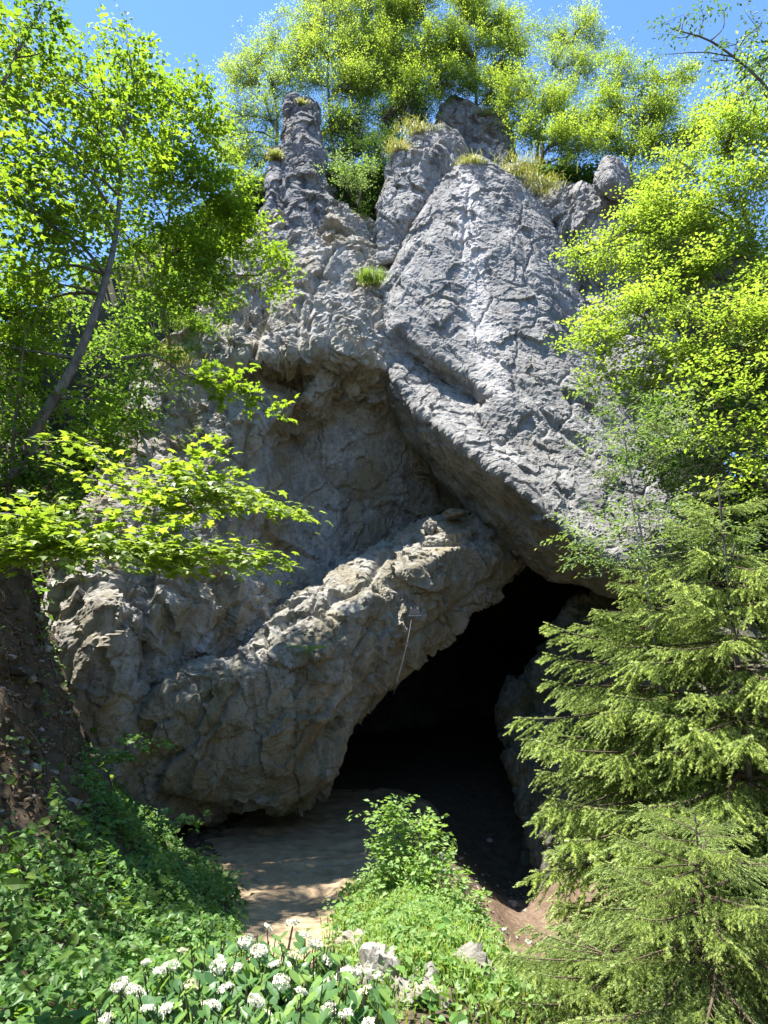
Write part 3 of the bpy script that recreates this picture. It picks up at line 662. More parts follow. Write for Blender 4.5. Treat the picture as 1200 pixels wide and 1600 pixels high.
# ------------------------------------------------------------------ broadleaf trees
UP = np.array([0, 0, 1.])
CV = 1.1
def sprays(clumps, leaf, per, cover, length, layer=.75, droop=.15, axis=None, rise=.15, outw=1.0):
    """twigs with leaves filling the clumps. clumps: (centre, radius, squash). -> twig origins, directions, lengths, leaf arrays"""
    O, D, Ln, C = [], [], [], []
    for ci, (c, r, sq) in enumerate(clumps):
        n = max(3, int(CV*cover*math.pi*r*r/(per*leaf*leaf*.42)))
        v = nrm(R.normal(size=(n, 3))); rad = np.abs(R.normal(size=n))*.52+.2*R.random(n)
        o = c + v*rad[:, None]*r*np.array([1, 1, sq])
        out = v.copy(); out[:, 2] *= .45
        if axis is not None:
            a = o-axis; a[:, 2] = 0; out = out + .6*nrm(a)
        d = nrm(out*outw + R.normal(size=(n, 3))*np.array([.55, .55, .35]) + UP*rise)
        O.append(o); D.append(d); Ln.append(length*(.55+.75*R.random(n))); C.append(np.full(n, ci))
    O, D, Ln, C = np.concatenate(O), np.concatenate(D), np.concatenate(Ln), np.concatenate(C)
    Sn = len(O)
    side = nrm(np.cross(D, UP + R.normal(size=(Sn, 3))*(1-layer)*1.2))
    nn = nrm(np.cross(side, D))
    t = (np.arange(per)+.6)/per
    sg = np.where(np.arange(per) % 2, 1., -1.)
    pos = O[:, None] + D[:, None]*(t[None, :, None]*Ln[:, None, None]) + side[:, None]*(sg[None, :, None]*leaf*.25)
    pos[..., 2] -= droop*Ln[:, None]*t[None]**2
    pos += R.normal(size=pos.shape)*leaf*.35
    ld = D[:, None]*(.45+.5*t[None, :, None]) + side[:, None]*(sg[None, :, None]*(1.1-t[None, :, None]*.6)) + R.normal(size=pos.shape)*.28
    ld[..., 2] -= droop*1.6
    ln = nn[:, None] + R.normal(size=pos.shape)*(1.25-layer)*.9
    tip = O + D*Ln[:, None]; tip[:, 2] -= droop*Ln
    cj = .16*R.normal(size=len(clumps))
    rnd = np.clip(.5 + cj[C][:, None] + .15*R.normal(size=(Sn, 1)) + .12*R.normal(size=(Sn, per)), 0, 1)
    return O, tip, C, pos.reshape(-1, 3), ld.reshape(-1, 3), ln.reshape(-1, 3), rnd.ravel()
def broadleaf(name, label, cat, trunk, rad, crown, mat, leaf=.11, tpl=STAR, per=9, cover=2.0, length=.7, group=None, bark=None, layer=.75, droop=.15, sq=.75, squash=None, twigs=True, rise=.15, outw=1.0, split=4, grounded=True):
    """trunk: world polyline; crown: (px, py, Y, radius in px)"""
    if grounded and trunk[0][1] < 24:      # every trunk stands on the ground
        b_ = np.array(trunk[0], float); zg = gz(b_[:1], b_[1:2])[0]
        if b_[2] > zg+.15: trunk = [np.array([b_[0]+.05*(b_[2]-zg), b_[1], zg-.2])] + list(trunk)
    tr = curve(trunk, 24)
    root = empty(name, tr[0]); tag(root, label, cat, group)
    main = [(P(a, b, c), r_*(c if c < 20 else 20+(c-20)*1.5)/(FPX*cp), sq) for a, b, c, r_ in crown]
    clumps = []; owner = []
    for mi, (c, r, s_) in enumerate(main):
        for k in range(1 if r < .3 else split):
            v = nrm(R.normal(size=3))*np.array([1, 1, .9]); q = R.uniform(.5, .85) if r >= .3 else 1
            clumps.append((c + (v*r*.75 if r >= .3 else 0), r*q, s_*R.uniform(.75, 1.1))); owner.append(mi)
    tl = np.linspace(0, 1, 24)
    V, F = tubes((tr-tr[0])[None], (rad*(1-.8*tl)*(1+.35*np.exp(-tl*14)))[None], 8)
    link('trunk', mesh('trunk', V, F, smooth=True), bark or M_bark, root)
    O, tip, C, p, d, n, rnd = sprays(clumps, leaf, per, cover, length, layer, droop, tr[12], rise, outw)
    parts = []; limbs = {}
    for mi, (c, r, s_) in enumerate(main):
        # limb leaves the trunk below the clump
        k = np.argmin(np.linalg.norm(tr-c, axis=1) + np.maximum(tr[:, 2]-c[2]+.3*r, 0)*2); a = tr[k]; Ld = np.linalg.norm(c-a)
        m1 = a*.6+c*.4 + R.normal(size=3)*.08*Ld + UP*.06*Ld
        lim = curve([a, m1, c], 9); r0 = min(rad*.5*(1-.6*tl[k]), .014+.014*Ld)
        limbs[mi] = lim
        V, F = tubes((lim-tr[0])[None], np.linspace(r0, r0*.35, 9)[None], 6); link('branch', mesh('branch', V, F, smooth=True), bark or M_twig, root)
    for ci, (c, r, s_) in enumerate(clumps):
        lim = limbs[owner[ci]]
        if twigs:
            q = O[C == ci]; e = tip[C == ci]; kq = R.random(len(q)) < .2; q = q[kq]; e = e[kq]
            if len(q):
                st_ = lim[np.minimum(8, 4+(R.random(len(q))*5).astype(int))]
                m_ = (st_+q)/2 + R.normal(size=q.shape)*.06*r
                pl = np.stack([st_, m_, q, e], 1)-tr[0]
                rr = np.array([.007, .006, .004, .002])*(1+.6*r)
                V, F = tubes(pl, np.repeat(rr[None], len(q), 0), 3); parts.append((V, F))
    V, F = join(parts); link('twigs', mesh('twigs', V, F), M_twig if bark is None else bark, root)
    link('crown', leaf_mesh('crown', p-tr[0], d, n, leaf*(.7+.6*R.random(len(p))), tpl, rnd), mat, root)
    return root

# big maple on the left
ty = 13.0; tb = P(20, 745, ty)
tr = [np.array([tb[0]-.9, ty-.3, gz(np.array([tb[0]-.9]), np.array([ty-.3]))[0]-.4]), tb, P(62, 660, ty), P(118, 565, ty+.2), P(160, 455, ty+.6), P(182, 360, ty+1.2), P(190, 250, ty+1.6), P(200, 150, ty+1.8)]
broadleaf('maple_tree', 'big bright green maple filling the left side with its leaning grey trunk', 'maple tree', tr, .14,
          [(205, 110, 15.6, 55), (150, 130, 13.6, 60), (90, 110, 13.1, 60), (35, 120, 13.1, 60), (120, 200, 13.3, 75), (200, 200, 15.6, 70), (40, 220, 12.6, 80), (120, 290, 13.1, 75), (30, 330, 12.6, 80), (110, 380, 13.6, 70), (60, 440, 13.6, 60), (20, 150, 12.1, 60), (5, 50, 12.1, 40), (20, 440, 14.5, 60), (70, 470, 14.9, 55), (0, 540, 13.5, 60), (30, 620, 12.6, 32), (120, 640, 13.2, 30), (20, 670, 12.4, 32), (170, 625, 13.6, 24)],
          M_maple, leaf=.145, tpl=STAR, per=9, cover=1.4, length=.75, bark=M_bark)
broadleaf('maple_tree', 'second bright maple close against the left edge of the rock face', 'maple tree', [P(268, 556, 22.4), P(258, 500, 21.4), P(255, 430, 20.2), P(265, 330, 19.4), P(272, 220, 19.2)], .10,
          [(245, 150, 18.14, 47.7), (280, 220, 18.42, 58.3), (320, 250, 18.74, 47.7), (210, 290, 18.16, 79.5), (290, 300, 18.9, 63.6), (350, 330, 19.36, 53), (200, 380, 18.24, 68.9), (270, 390, 18.81, 58.3), (330, 400, 19.29, 47.7), (380, 360, 19.67, 40.3), (420, 390, 19.97, 33.9), (410, 430, 19.91, 29.7), (300, 450, 19.15, 47.7), (240, 460, 18.73, 53), (330, 180, 18.44, 42.4), (300, 160, 18.24, 31.8)],
          M_maple, leaf=.145, tpl=STAR, per=9, cover=1.4, length=.75, grounded=False)
broadleaf('maple_tree', 'slim dark maple crown cut off by the top left corner', 'maple tree', [P(-60, 300, 11.5), P(10, 120, 11.5), P(70, 0, 11.5)], .07,
          [(60, 10, 11.5, 38), (85, 45, 11.6, 26), (45, 40, 11.4, 30), (70, 80, 11.6, 24), (30, 70, 11.4, 22)], M_dark, leaf=.13, per=9, cover=1.3, length=.5)
# understorey on the left slope
broadleaf('maple_tree', 'shaded low maple rooted on the left edge of the rock face', 'maple tree', [P(214, 668, 21.5), P(222, 600, 20.8), P(240, 520, 20.4)], .07,
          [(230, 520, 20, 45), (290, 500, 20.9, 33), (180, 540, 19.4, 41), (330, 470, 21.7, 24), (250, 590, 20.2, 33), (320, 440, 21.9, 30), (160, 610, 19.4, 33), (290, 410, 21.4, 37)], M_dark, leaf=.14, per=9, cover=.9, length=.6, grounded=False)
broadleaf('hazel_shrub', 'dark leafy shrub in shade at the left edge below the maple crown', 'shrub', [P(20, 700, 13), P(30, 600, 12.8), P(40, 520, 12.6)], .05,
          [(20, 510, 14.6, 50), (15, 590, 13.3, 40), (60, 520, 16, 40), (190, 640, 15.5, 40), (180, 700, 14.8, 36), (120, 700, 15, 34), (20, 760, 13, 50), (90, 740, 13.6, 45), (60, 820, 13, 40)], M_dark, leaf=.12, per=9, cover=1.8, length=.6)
broadleaf('hazel_shrub', 'mid green hazel clump around the foot of the leaning maple trunk', 'shrub', [at(40, 760, 13.6), P(50, 700, 14), P(90, 600, 15)], .04,
          [(40, 440, 15, 40), (100, 470, 15.5, 40), (200, 520, 16.5, 36), (60, 560, 15.4, 36), (180, 590, 16, 36), (30, 650, 13, 36), (110, 640, 14.6, 30), (200, 650, 15.5, 30), (240, 590, 17, 34), (220, 470, 17, 34), (150, 690, 14, 34), (70, 720, 12.6, 34), (280, 545, 18, 30), (150, 560, 16.4, 30)],
          M_hazel, leaf=.12, tpl=OVAL, per=9, cover=.8, length=.55, layer=.85)
# reaching limb of the maple with light underneath
broadleaf('maple_tree', 'maple bough tip hanging over the rock face right of the main crown', 'maple tree', [P(190, 560, 13.9), P(240, 556, 14), P(300, 590, 14.2), P(370, 600, 14.4)], .04,
          [(330, 600, 14.3, 26), (385, 615, 14.4, 22), (415, 630, 14.5, 18), (300, 585, 14.2, 24), (425, 645, 14.5, 12), (360, 580, 14.4, 20)], M_maple, leaf=.14, tpl=LOBED, per=8, cover=.55, length=.5, layer=.95, grounded=False)
broadleaf('maple_tree', 'tall maple on the left bank whose leaves just enter at the left edge', 'maple tree', [np.array([-9.6, 8, 5.]), np.array([-9.4, 8.2, 9]), np.array([-9.2, 8.5, 13]), np.array([-9, 9, 16])], .16,
          [(5, 250, 9.6, 50), (-20, 330, 9.4, 60), (-90, 180, 9, 140), (-150, 320, 8, 150), (-160, 200, 10, 150), (-200, 60, 7, 170), (-120, 330, 11.5, 120), (-140, 60, 11, 150), (-260, 330, 6.5, 160)], M_maple, leaf=.12, tpl=STAR, per=9, cover=.4, length=.8)

# trees along the cliff top
top_specs = [
    ('birch_tree', 'slender young birch behind the pinnacle with sky on its left', (432, 230, 29.5), (408, 90, 30.7),
     [(400, 95, 30.5, 34), (432, 60, 30.8, 26), (380, 130, 30.4, 34), (425, 130, 30, 38), (372, 180, 30, 34), (415, 185, 29.8, 36), (380, 230, 29.8, 36), (420, 240, 29.5, 30), (375, 280, 29.4, 34), (405, 300, 29, 28), (440, 25, 31, 14), (352, 215, 30, 22), (360, 120, 31, 20), (365, 255, 29.5, 30), (395, 330, 28.5, 25)], M_birch, .15, 1.15),
    ('birch_tree', 'tall yellow green birch rising between pinnacle and gully', (525, 260, 29), (515, 20, 30.8),
     [(495, 40, 30.5, 42), (540, 25, 30.6, 40), (515, 85, 30, 46), (470, 80, 30.4, 34), (560, 80, 30.2, 42), (530, 140, 29.6, 44), (570, 140, 29.5, 40), (490, 130, 30, 32), (520, 200, 29.2, 34), (560, 200, 29, 36), (500, 0, 31, 36), (550, -20, 31, 40), (480, 35, 31, 30), (455, 110, 30.5, 26)], M_birch, .15, 1.5),
    ('hornbeam_tree', 'dense hornbeam filling the top centre above the gully', (640, 220, 30), (645, 0, 31.3),
     [(610, 30, 31, 48), (660, 15, 31, 50), (630, 90, 30.4, 50), (685, 75, 30.5, 46), (600, 120, 30, 40), (650, 145, 29.8, 40), (700, 130, 30, 38), (615, 180, 29.6, 32), (640, -25, 31.5, 45), (590, 70, 30.6, 36)], M_beech, .15, 1.9),
    ('hornbeam_tree', 'bright hornbeam above the dark outcrop at top centre right', (745, 190, 30.5), (745, 0, 32),
     [(725, 25, 31.5, 46), (765, 40, 31.4, 44), (740, 85, 31, 46), (785, 95, 30.8, 42), (725, 130, 30.4, 32), (770, 145, 30.2, 36), (810, 60, 31.2, 28), (740, -20, 32, 42), (800, 30, 32, 20)], M_beech, .15, 1.9),
    ('birch_tree', 'thin birch with bare reddish twigs against the sky at top right', (845, 250, 29.5), (895, 70, 31),
     [(905, 45, 31, 36), (930, 60, 31, 26), (880, 60, 31, 30), (895, 95, 30.6, 34), (925, 110, 30.4, 28), (860, 100, 30.6, 30), (880, 145, 30, 34), (915, 25, 31.5, 20), (850, 50, 31, 22)], M_birch, .14, .95),
    ('beech_tree', 'low spreading beech on the rim right of the dark outcrop', (835, 265, 28.5), (850, 130, 29),
     [(815, 150, 29, 36), (850, 175, 28.7, 38), (890, 190, 28.5, 38), (825, 200, 28.5, 32), (865, 225, 28, 34), (905, 235, 27.8, 34), (800, 180, 29, 26), (930, 200, 28.2, 32), (890, 260, 27.6, 20)], M_beech, .15, 1.8),
    ('beech_tree', 'yellow green beech behind the isolated boulder on the right rim', (985, 330, 26.5), (990, 140, 28),
     [(965, 125, 28, 32), (1005, 140, 27.8, 36), (960, 170, 27.6, 36), (1010, 190, 27.4, 40), (945, 215, 27.2, 34), (990, 235, 27, 38), (1045, 170, 27.5, 38), (1040, 225, 27, 40), (1010, 280, 26.5, 34), (1060, 120, 28, 28), (960, 95, 28.4, 20), (1085, 210, 27, 40), (1050, 280, 26.5, 36)], M_beech, .15, 1.6),
    ('gully_shrub', 'dark shrub hanging in the shady gully right of the pinnacle', (585, 400, 28), (590, 220, 28.5),
     [(585, 240, 28.3, 30), (610, 220, 28.6, 26), (580, 290, 27.8, 28), (600, 270, 28, 22), (570, 340, 27.4, 22), (590, 330, 27.6, 18), (580, 375, 27, 14), (555, 230, 28.6, 24), (650, 180, 29, 26), (640, 160, 29.3, 30), (530, 250, 29.3, 26), (530, 210, 29.6, 24), (600, 190, 29.4, 30), (560, 200, 29.4, 26), (610, 300, 27.6, 16), (575, 310, 28, 18)], M_gully, .14, 1.8),
    ('maple_shrub', 'small sunlit shrub sprouting from the rock right of the pinnacle', (560, 300, 26.8), (545, 250, 26.5),
     [(525, 255, 26.3, 14), (545, 268, 26.2, 16), (560, 285, 26.2, 12), (535, 285, 26.1, 11), (545, 300, 26, 9), (575, 262, 26.4, 12), (570, 300, 26.2, 10)], M_rowan, .16, 1.2),
]
for nm, lb, b_, t_, cr, mt, lf, cv in top_specs:
    a = P(*b_)-UP*.8; c = P(*t_); m_ = a*.5+c*.5 + np.array([R.normal()*.4, 0, 0])
    broadleaf(nm, lb, nm.split('_')[1], [a, m_, c], .11 if 'tree' in nm else .05, cr, mt, leaf=lf*.66, tpl=OVAL, per=10, cover=cv*.5, length=.65, droop=.1, layer=.3, rise=.45, outw=.35, split=9, sq=1.35)

# right-hand woods
R1 = [(1190, 40, 11, 26), (1150, 70, 11, 26), (1100, 30, 11, 22), (1060, 60, 11, 18), (1040, 85, 11, 16), (1170, 110, 11, 24), (1110, 95, 11, 18), (1195, 150, 11, 28), (1075, 20, 11, 16), (1130, 15, 11, 20), (1045, 35, 11, 12), (1200, 90, 11, 30)]
broadleaf('ash_tree', 'loose drooping ash boughs hanging against the sky at the top right corner', 'ash tree', [P(1330, 420, 12), P(1270, 260, 11.5), P(1210, 150, 11), P(1120, 70, 11), P(1050, 45, 11)], .055, R1, M_ash, leaf=.10, tpl=NARROW, per=10, cover=2.0, length=.55, droop=.45, layer=.5)
broadleaf('beech_tree', 'large light green beech covering the right side beside the slab top', 'beech tree', [P(1260, 700, 18), P(1220, 520, 18.2), P(1170, 360, 18.4), P(1140, 220, 18.6)], .16,
          [(1130, 230, 18.5, 55), (1180, 190, 18, 55), (1075, 270, 18.8, 48), (1190, 270, 17.6, 60), (1130, 310, 18, 58), (1025, 320, 19, 42), (1075, 340, 18.4, 50), (1180, 350, 17.2, 60), (975, 360, 19.4, 36),
           (1025, 385, 18.8, 44), (1110, 390, 17.8, 55), (930, 385, 19.6, 26), (950, 405, 19.4, 28), (1190, 430, 17, 60), (1060, 430, 18, 50), (990, 430, 18.8, 40), (905, 400, 19.6, 18), (1140, 160, 18.6, 38), (1195, 110, 18, 40)],
          M_beech, leaf=.1, tpl=OVAL, per=10, cover=1.5, length=.7, layer=.85)
broadleaf('beech_tree', 'second beech layered in sun and shade below the large one', 'beech tree', [P(1180, 860, 16), P(1120, 720, 16.4), P(1060, 600, 16.8), P(1010, 500, 17)], .12,
          [(940, 490, 17.4, 34), (985, 480, 17.2, 38), (1040, 480, 17, 44), (920, 530, 17.4, 26), (965, 545, 17, 36), (1010, 560, 16.6, 42), (1090, 500, 16.6, 48), (1150, 500, 16, 52), (940, 590, 17, 24), (985, 610, 16.6, 34), (1195, 520, 15.6, 52), (1080, 560, 16.2, 44)],
          M_beech, leaf=.1, tpl=OVAL, per=10, cover=1.4, length=.65, layer=.85)
broadleaf('hazel_tree', 'dark shaded hazel deep in the woods on the right', 'hazel', [P(1200, 850, 18), P(1150, 700, 18), P(1120, 600, 18)], .1,
          [(1100, 600, 18, 60), (1160, 580, 17.6, 60), (1200, 640, 17, 60), (1060, 640, 18, 45), (1130, 670, 17.4, 55), (1190, 720, 16.8, 50), (1090, 720, 17.5, 45), (1150, 780, 17, 50), (1200, 820, 16.4, 45), (1090, 800, 17.4, 40), (1040, 720, 18, 40)],
          M_ash, leaf=.11, tpl=OVAL, per=9, cover=1.9, length=.65)
for i, (bx, by, bY, cl_, lb) in enumerate([
        (985, 800, 11.5, [(960, 640, 11.68, 26), (985, 680, 11.52, 28), (940, 690, 11.84, 20), (1030, 660, 11.36, 28), (1010, 720, 11.36, 28), (960, 735, 11.68, 24), (1050, 640, 11.36, 22), (1060, 690, 11.2, 26), (920, 610, 12, 16), (1000, 620, 11.68, 20)], 'rowan with pale leaf undersides in front of the right end of the slab'),
        (1000, 920, 10.3, [(900, 830, 10.88, 26), (935, 850, 10.72, 28), (975, 830, 10.4, 28), (930, 800, 10.88, 18), (985, 780, 10.56, 26), (1020, 810, 10.4, 28), (910, 870, 10.72, 24), (960, 880, 10.4, 26), (1000, 870, 10.24, 26), (1050, 790, 10.24, 28), (1100, 830, 10.08, 32), (1150, 850, 9.92, 32), (1040, 850, 10.08, 26)], 'pale green rowan growing just above the spruce tips')]):
    broadleaf('rowan_tree', lb, 'rowan', [P(bx+20, by+60, bY), P(bx, by-60, bY), P(bx-15, by-150, bY)], .035, cl_, M_rowan, leaf=.08, tpl=NARROW, per=12, cover=1.9, length=.42, layer=.8, bark=M_pale)

broadleaf('hazel_tree', 'hazel with light catching leaf layers above the tall spruce at the right edge', 'hazel', [P(1260, 900, 12.5), P(1200, 760, 12.8), P(1150, 650, 13)], .05,
          [(1100, 620, 13, 30), (1150, 610, 12.8, 34), (1195, 640, 12.4, 36), (1130, 680, 12.8, 32), (1180, 710, 12.4, 34), (1090, 690, 13.2, 26), (1150, 750, 12.4, 30), (1195, 780, 12, 32), (1080, 570, 13.4, 24), (1190, 570, 12.6, 34)],
          M_beech, leaf=.10, tpl=OVAL, per=9, cover=1.0, length=.5, layer=.9)
# ------------------------------------------------------------------ conifers
def needle_tris(A, B, n, ln, wd, rnd):
    """needles round the shoots A->B"""
    Sn = len(A); ax = nrm(B-A); L_ = np.linalg.norm(B-A, axis=1)
    u = nrm(np.cross(ax, R.normal(size=ax.shape))); v = np.cross(ax, u)
    t = (np.arange(n)+.5)/n; ph = np.arange(n)*2.4
    dirr = u[:, None]*np.cos(ph)[None, :, None] + v[:, None]*np.sin(ph)[None, :, None]*.75 + ax[:, None]*.75
    dirr = nrm(dirr + R.normal(size=dirr.shape)*.12)
    b = A[:, None]+ax[:, None]*(L_[:, None]*t[None])[..., None]
    sd = nrm(np.cross(dirr, ax[:, None]+.01))*wd
    l_ = ln*(1-.35*t)[None, :, None]
    V = np.stack([b-sd, b+sd, b+dirr*l_], 2).reshape(-1, 3)
    F = np.arange(len(V)).reshape(-1, 3)
    return V, F, np.repeat(rnd, n*3)
def bough(name, L_, seed, droop=.18, hang=.5, nsec=32, nn=14, ln=.040, wd=.0095):
    """one spruce bough along +X: drooping axis, side twigs that hang, shoots with needles"""
    rg = np.random.default_rng(seed)
    t = np.linspace(0, 1, 14)
    ax = np.stack([t*L_, .05*L_*np.sin(t*3+seed), -droop*L_*t**1.4 + .10*L_*t**4], 1)
    wood = [tubes(ax[None], (.020*(1-t*.85)*L_/2+.003)[None], 5)]
    A, B, rn = [], [], []; secs = []
    def shoots(p0, p1, k, l, tipness, spread=1.0):
        d = p1-p0; dn = d/np.linalg.norm(d)
        for j in range(k):
            f = (j+.6)/k; b = p0+d*f
            s = nrm(np.cross(dn, UP+rg.normal(size=3)*.4))*(1 if j % 2 else -1)
            q = nrm(dn*.8+s*.75*spread+np.array([0, 0, -.25])+rg.normal(size=3)*.15)*l*(1.05-.45*f)*(.75+.5*rg.random())
            A.append(b); B.append(b+q); rn.append(np.clip(.25+.75*tipness*f**1.3+.15*rg.normal(), 0, 1))
        A.append(p1); B.append(p1+dn*l); rn.append(np.clip(.45+.55*tipness, 0, 1))
        A.append(p0+d*.5); B.append(p1); rn.append(.35)
        A.append(p0); B.append(p0+d*.5); rn.append(.15)
    for k in range(nsec):
        f = .12+.86*(k/(nsec-1)); i = min(12, int(f*13)); p = ax[i]+(ax[i+1]-ax[i])*(f*13-i)
        sd = 1 if k % 2 else -1
        l = L_*(.30*(1-f)**.7+.10)*(.75+.5*rg.random())
        d = nrm(np.array([.85, sd*(.35+.6*rg.random()), -.15-hang*1.5*rg.random()])+rg.normal(size=3)*.12)
        e = p+d*l; e[2] -= hang*.35*l; m_ = (p+e)/2+np.array([0, 0, .04*l]); secs.append(np.array([p, m_, e]))
        ns = max(3, int(l/.055)); tip = .5+.5*f
        shoots(p+(m_-p)*.3, m_, max(2, ns//2), .10, tip*.6); shoots(m_, e, max(2, ns//2), .095, tip)
    shoots(ax[9], ax[13], 8, .09, 1.0)
    wood.append(tubes(np.array(secs), np.tile(np.array([.006, .004, .002]), (len(secs), 1)), 3))
    V, F = join(wood); wm = mesh(name, V, F); wm.materials.append(M_twig)
    V, F, rr = needle_tris(np.array(A), np.array(B), nn, ln, wd, np.array(rn))
    nm = mesh('needles', V, F, {'rnd': rr}); 
    return wm, nm
BOUGHS = [bough('bough', 2.2, s, droop=.10+.05*(s % 3), hang=.30+.15*(s % 3)) for s in range(1, 7)]
DBOUGHS = [(a, b.copy()) for a, b in BOUGHS[:3]]
for a, b in BOUGHS: b.materials.append(M_spruce)
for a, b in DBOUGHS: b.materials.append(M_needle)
def spruce(base, height, reach, label, whorls=17, per=6, z0=.04, az=None, lib=BOUGHS, taper=.9, group='spruces on the right bank', lean=(0, 0), minr=.25):
    root = empty('spruce_tree', base); tag(root, label, 'spruce', group)
    tr = np.array([[lean[0]*t*t, lean[1]*t*t, t*height] for t in np.linspace(0, 1, 12)])
    V, F = tubes(tr[None], (np.linspace(1, .08, 12)*.010*height+.006)[None], 8); link('trunk', mesh('trunk', V, F, smooth=True), M_bark, root)
    for k in range(whorls):
        f = z0+(.985-z0)*(k/(whorls-1))
        L_ = reach*((1-f)**taper*(1-minr)+minr*(1-f**6)+.06)
        if f < .3: L_ *= .82
        n = per if f < .85 else max(3, per-2)
        a0 = R.random()*6.28
        for j in range(n):
            a = a0+j*2*math.pi/n+R.normal()*.18
            if az is not None and not (az[0] < (math.degrees(a)-az[2]) % 360 < az[1]): pass
            wm, nm = lib[R.integers(len(lib))]
            s = L_/2.2*(.8+.4*R.random())
            o = link('bough', wm, None, root); q = tr[min(11, int(f*11))]
            o.location = (tr[0][0]+lean[0]*f*f, lean[1]*f*f, f*height + R.normal()*.05)
            o.rotation_euler = (R.normal()*.12, (-.30*f+.10)+R.normal()*.10 - .25*max(0, f-.7), a)
            o.scale = (s, s*(.9+.3*R.random()), s)
            link('needles', nm, None, o)
    return root
spruce(at(1062, 1500, 11.2), 6.3, 2.1, 'large spruce whose yellow green boughs reach left across the cave pillar', whorls=19, per=7, taper=.45, minr=.62)
spruce(at(1200, 1500, 9.6), 6.4, 2.1, 'tall spruce cut off by the right edge of the picture', whorls=18, per=7, taper=.7, minr=.4)
spruce(at(965, 1690, 8.0, .7), 1.7, 1.7, 'young spruce with drooping tips at the bottom edge beside the boulders', whorls=11, per=8, taper=.7, minr=.5)
spruce(at(1120, 1660, 7.4, .6), 2.7, 1.6, 'young spruce in the bottom right corner before the taller ones', whorls=13, per=8, taper=.7, minr=.4)
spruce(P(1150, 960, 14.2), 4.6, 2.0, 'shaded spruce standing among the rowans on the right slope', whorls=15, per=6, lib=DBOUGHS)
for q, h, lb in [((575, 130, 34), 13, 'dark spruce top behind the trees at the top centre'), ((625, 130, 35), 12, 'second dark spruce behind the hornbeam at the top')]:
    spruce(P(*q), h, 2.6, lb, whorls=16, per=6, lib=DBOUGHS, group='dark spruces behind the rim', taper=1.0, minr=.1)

# ------------------------------------------------------------------ foreground sycamore boughs
def leafy_branch(name, label, cat, stem, rad, twigs, mat, size, tpl, bark, cap=300, per=10, layer=.93, pairs=True):
    """a limb with twigs whose big leaves are parts of their own"""
    st_ = curve(stem, 20); root = empty(name, st_[0]); tag(root, label, cat)
    parts = [tubes((st_-st_[0])[None], np.linspace(rad, rad*.4, 20)[None], 7)]
    V, F = join(parts); link('stem', mesh('stem', V, F, smooth=True), bark, root)
    pos, dr, nr_, sz = [], [], [], []
    tw = []
    for (a, b, k) in twigs:
        a = np.array(a); b = np.array(b); q0 = st_[np.argmin(np.linalg.norm(st_-a, axis=1))]
        ln = np.linalg.norm(b-a)
        c = curve([q0, (q0+a)/2+R.normal(size=3)*.03, a, (a+b)/2+R.normal(size=3)*.05*ln+UP*.03*ln, b], 16)
        tw.append(c)
        d = nrm(b-a); sd = nrm(np.cross(d, UP))
        k = int(k*7.5)
        for j in range(k):
            f = .2+.8*(j+.5)/k; i = min(14, int(f*15)); p = c[i]+(c[i+1]-c[i])*(f*15-i)
            for s in (1, -1):
                off = s*sd*(.02+.75*(1.15-f)*min(ln, .9)*R.random()**1.3) + R.normal(size=3)*np.array([.06, .06, .045])
                pos.append(p+off); dr.append(d*(.3+.6*f)+s*sd*.9+R.normal(size=3)*.25-UP*.15); nr_.append(UP+R.normal(size=3)*(1-layer)*3); sz.append(size*(.65+.6*R.random()))
        pos.append(b); dr.append(d-UP*.2); nr_.append(UP+R.normal(size=3)*.2); sz.append(size)
    V, F = tubes(np.array(tw)-st_[0], np.tile(np.linspace(.007, .0025, 16), (len(tw), 1)), 4); link('twigs', mesh('twigs', V, F), bark, root)
    pos, dr, nr_, sz = map(np.array, (pos, dr, nr_, sz))
    leaf_parts(root, pos-st_[0], dr, nr_, sz, tpl, mat, cap, st_[0])
    return root
def leaf_parts(root, pos, dr, nr_, sz, tpl, mat, cap, org, arch=0.):
    dist = np.linalg.norm(pos+org-CAM, axis=1); big = np.argsort(-sz/dist)
    one = big[:cap]; rest = big[cap:]
    kinds = []
    for i in range(6):
        V0, F0 = tpl; V_ = V0.copy(); V_[:, 2] += (.10*(i-2.5)/2.5-arch)*(V0[:, 1]**2) - .12*np.abs(V0[:, 0])*((i % 3)-.6)
        m_ = mesh('leaf', V_, F0, {'rnd': np.full(len(V0), .1+.16*i)}, smooth=False); m_.materials.append(mat); kinds.append(m_)
    from mathutils import Matrix
    for q, i in enumerate(one):
        d = nrm(dr[i]); x = nrm(np.cross(d, nr_[i])); z = np.cross(x, d)
        o = link('leaf', kinds[int(R.integers(6))], None, root)
        M_ = np.stack([x, d, z], 1)*sz[i]
        o.matrix_basis = Matrix(((*M_[0], pos[i][0]), (*M_[1], pos[i][1]), (*M_[2], pos[i][2]), (0, 0, 0, 1)))
    if len(rest):
        o = link('leaves', leaf_mesh('leaves', pos[rest], dr[rest], nr_[rest], sz[rest], tpl), mat, root); o['kind'] = 'stuff'
tw = []
def T(x0, y0, Y0, x1, y1, Y1, k): tw.append((P(x0, y0, Y0), P(x1, y1, Y1), k))
T(300, 780, 6.2, 310, 675, 6.3, 6); T(300, 760, 6.2, 340, 690, 6.0, 5); T(290, 745, 6.2, 260, 720, 5.9, 5)
T(310, 770, 6.1, 400, 775, 6.0, 7); T(330, 770, 6.1, 490, 812, 6.0, 11); T(350, 780, 6, 470, 800, 5.7, 9); T(310, 760, 6.2, 380, 740, 6.4, 6)
T(300, 780, 6.2, 220, 745, 6.4, 6); T(280, 800, 6.1, 130, 700, 6.3, 9); T(260, 790, 6.1, 80, 720, 6.0, 9); T(200, 760, 6.2, 60, 690, 6.5, 7)
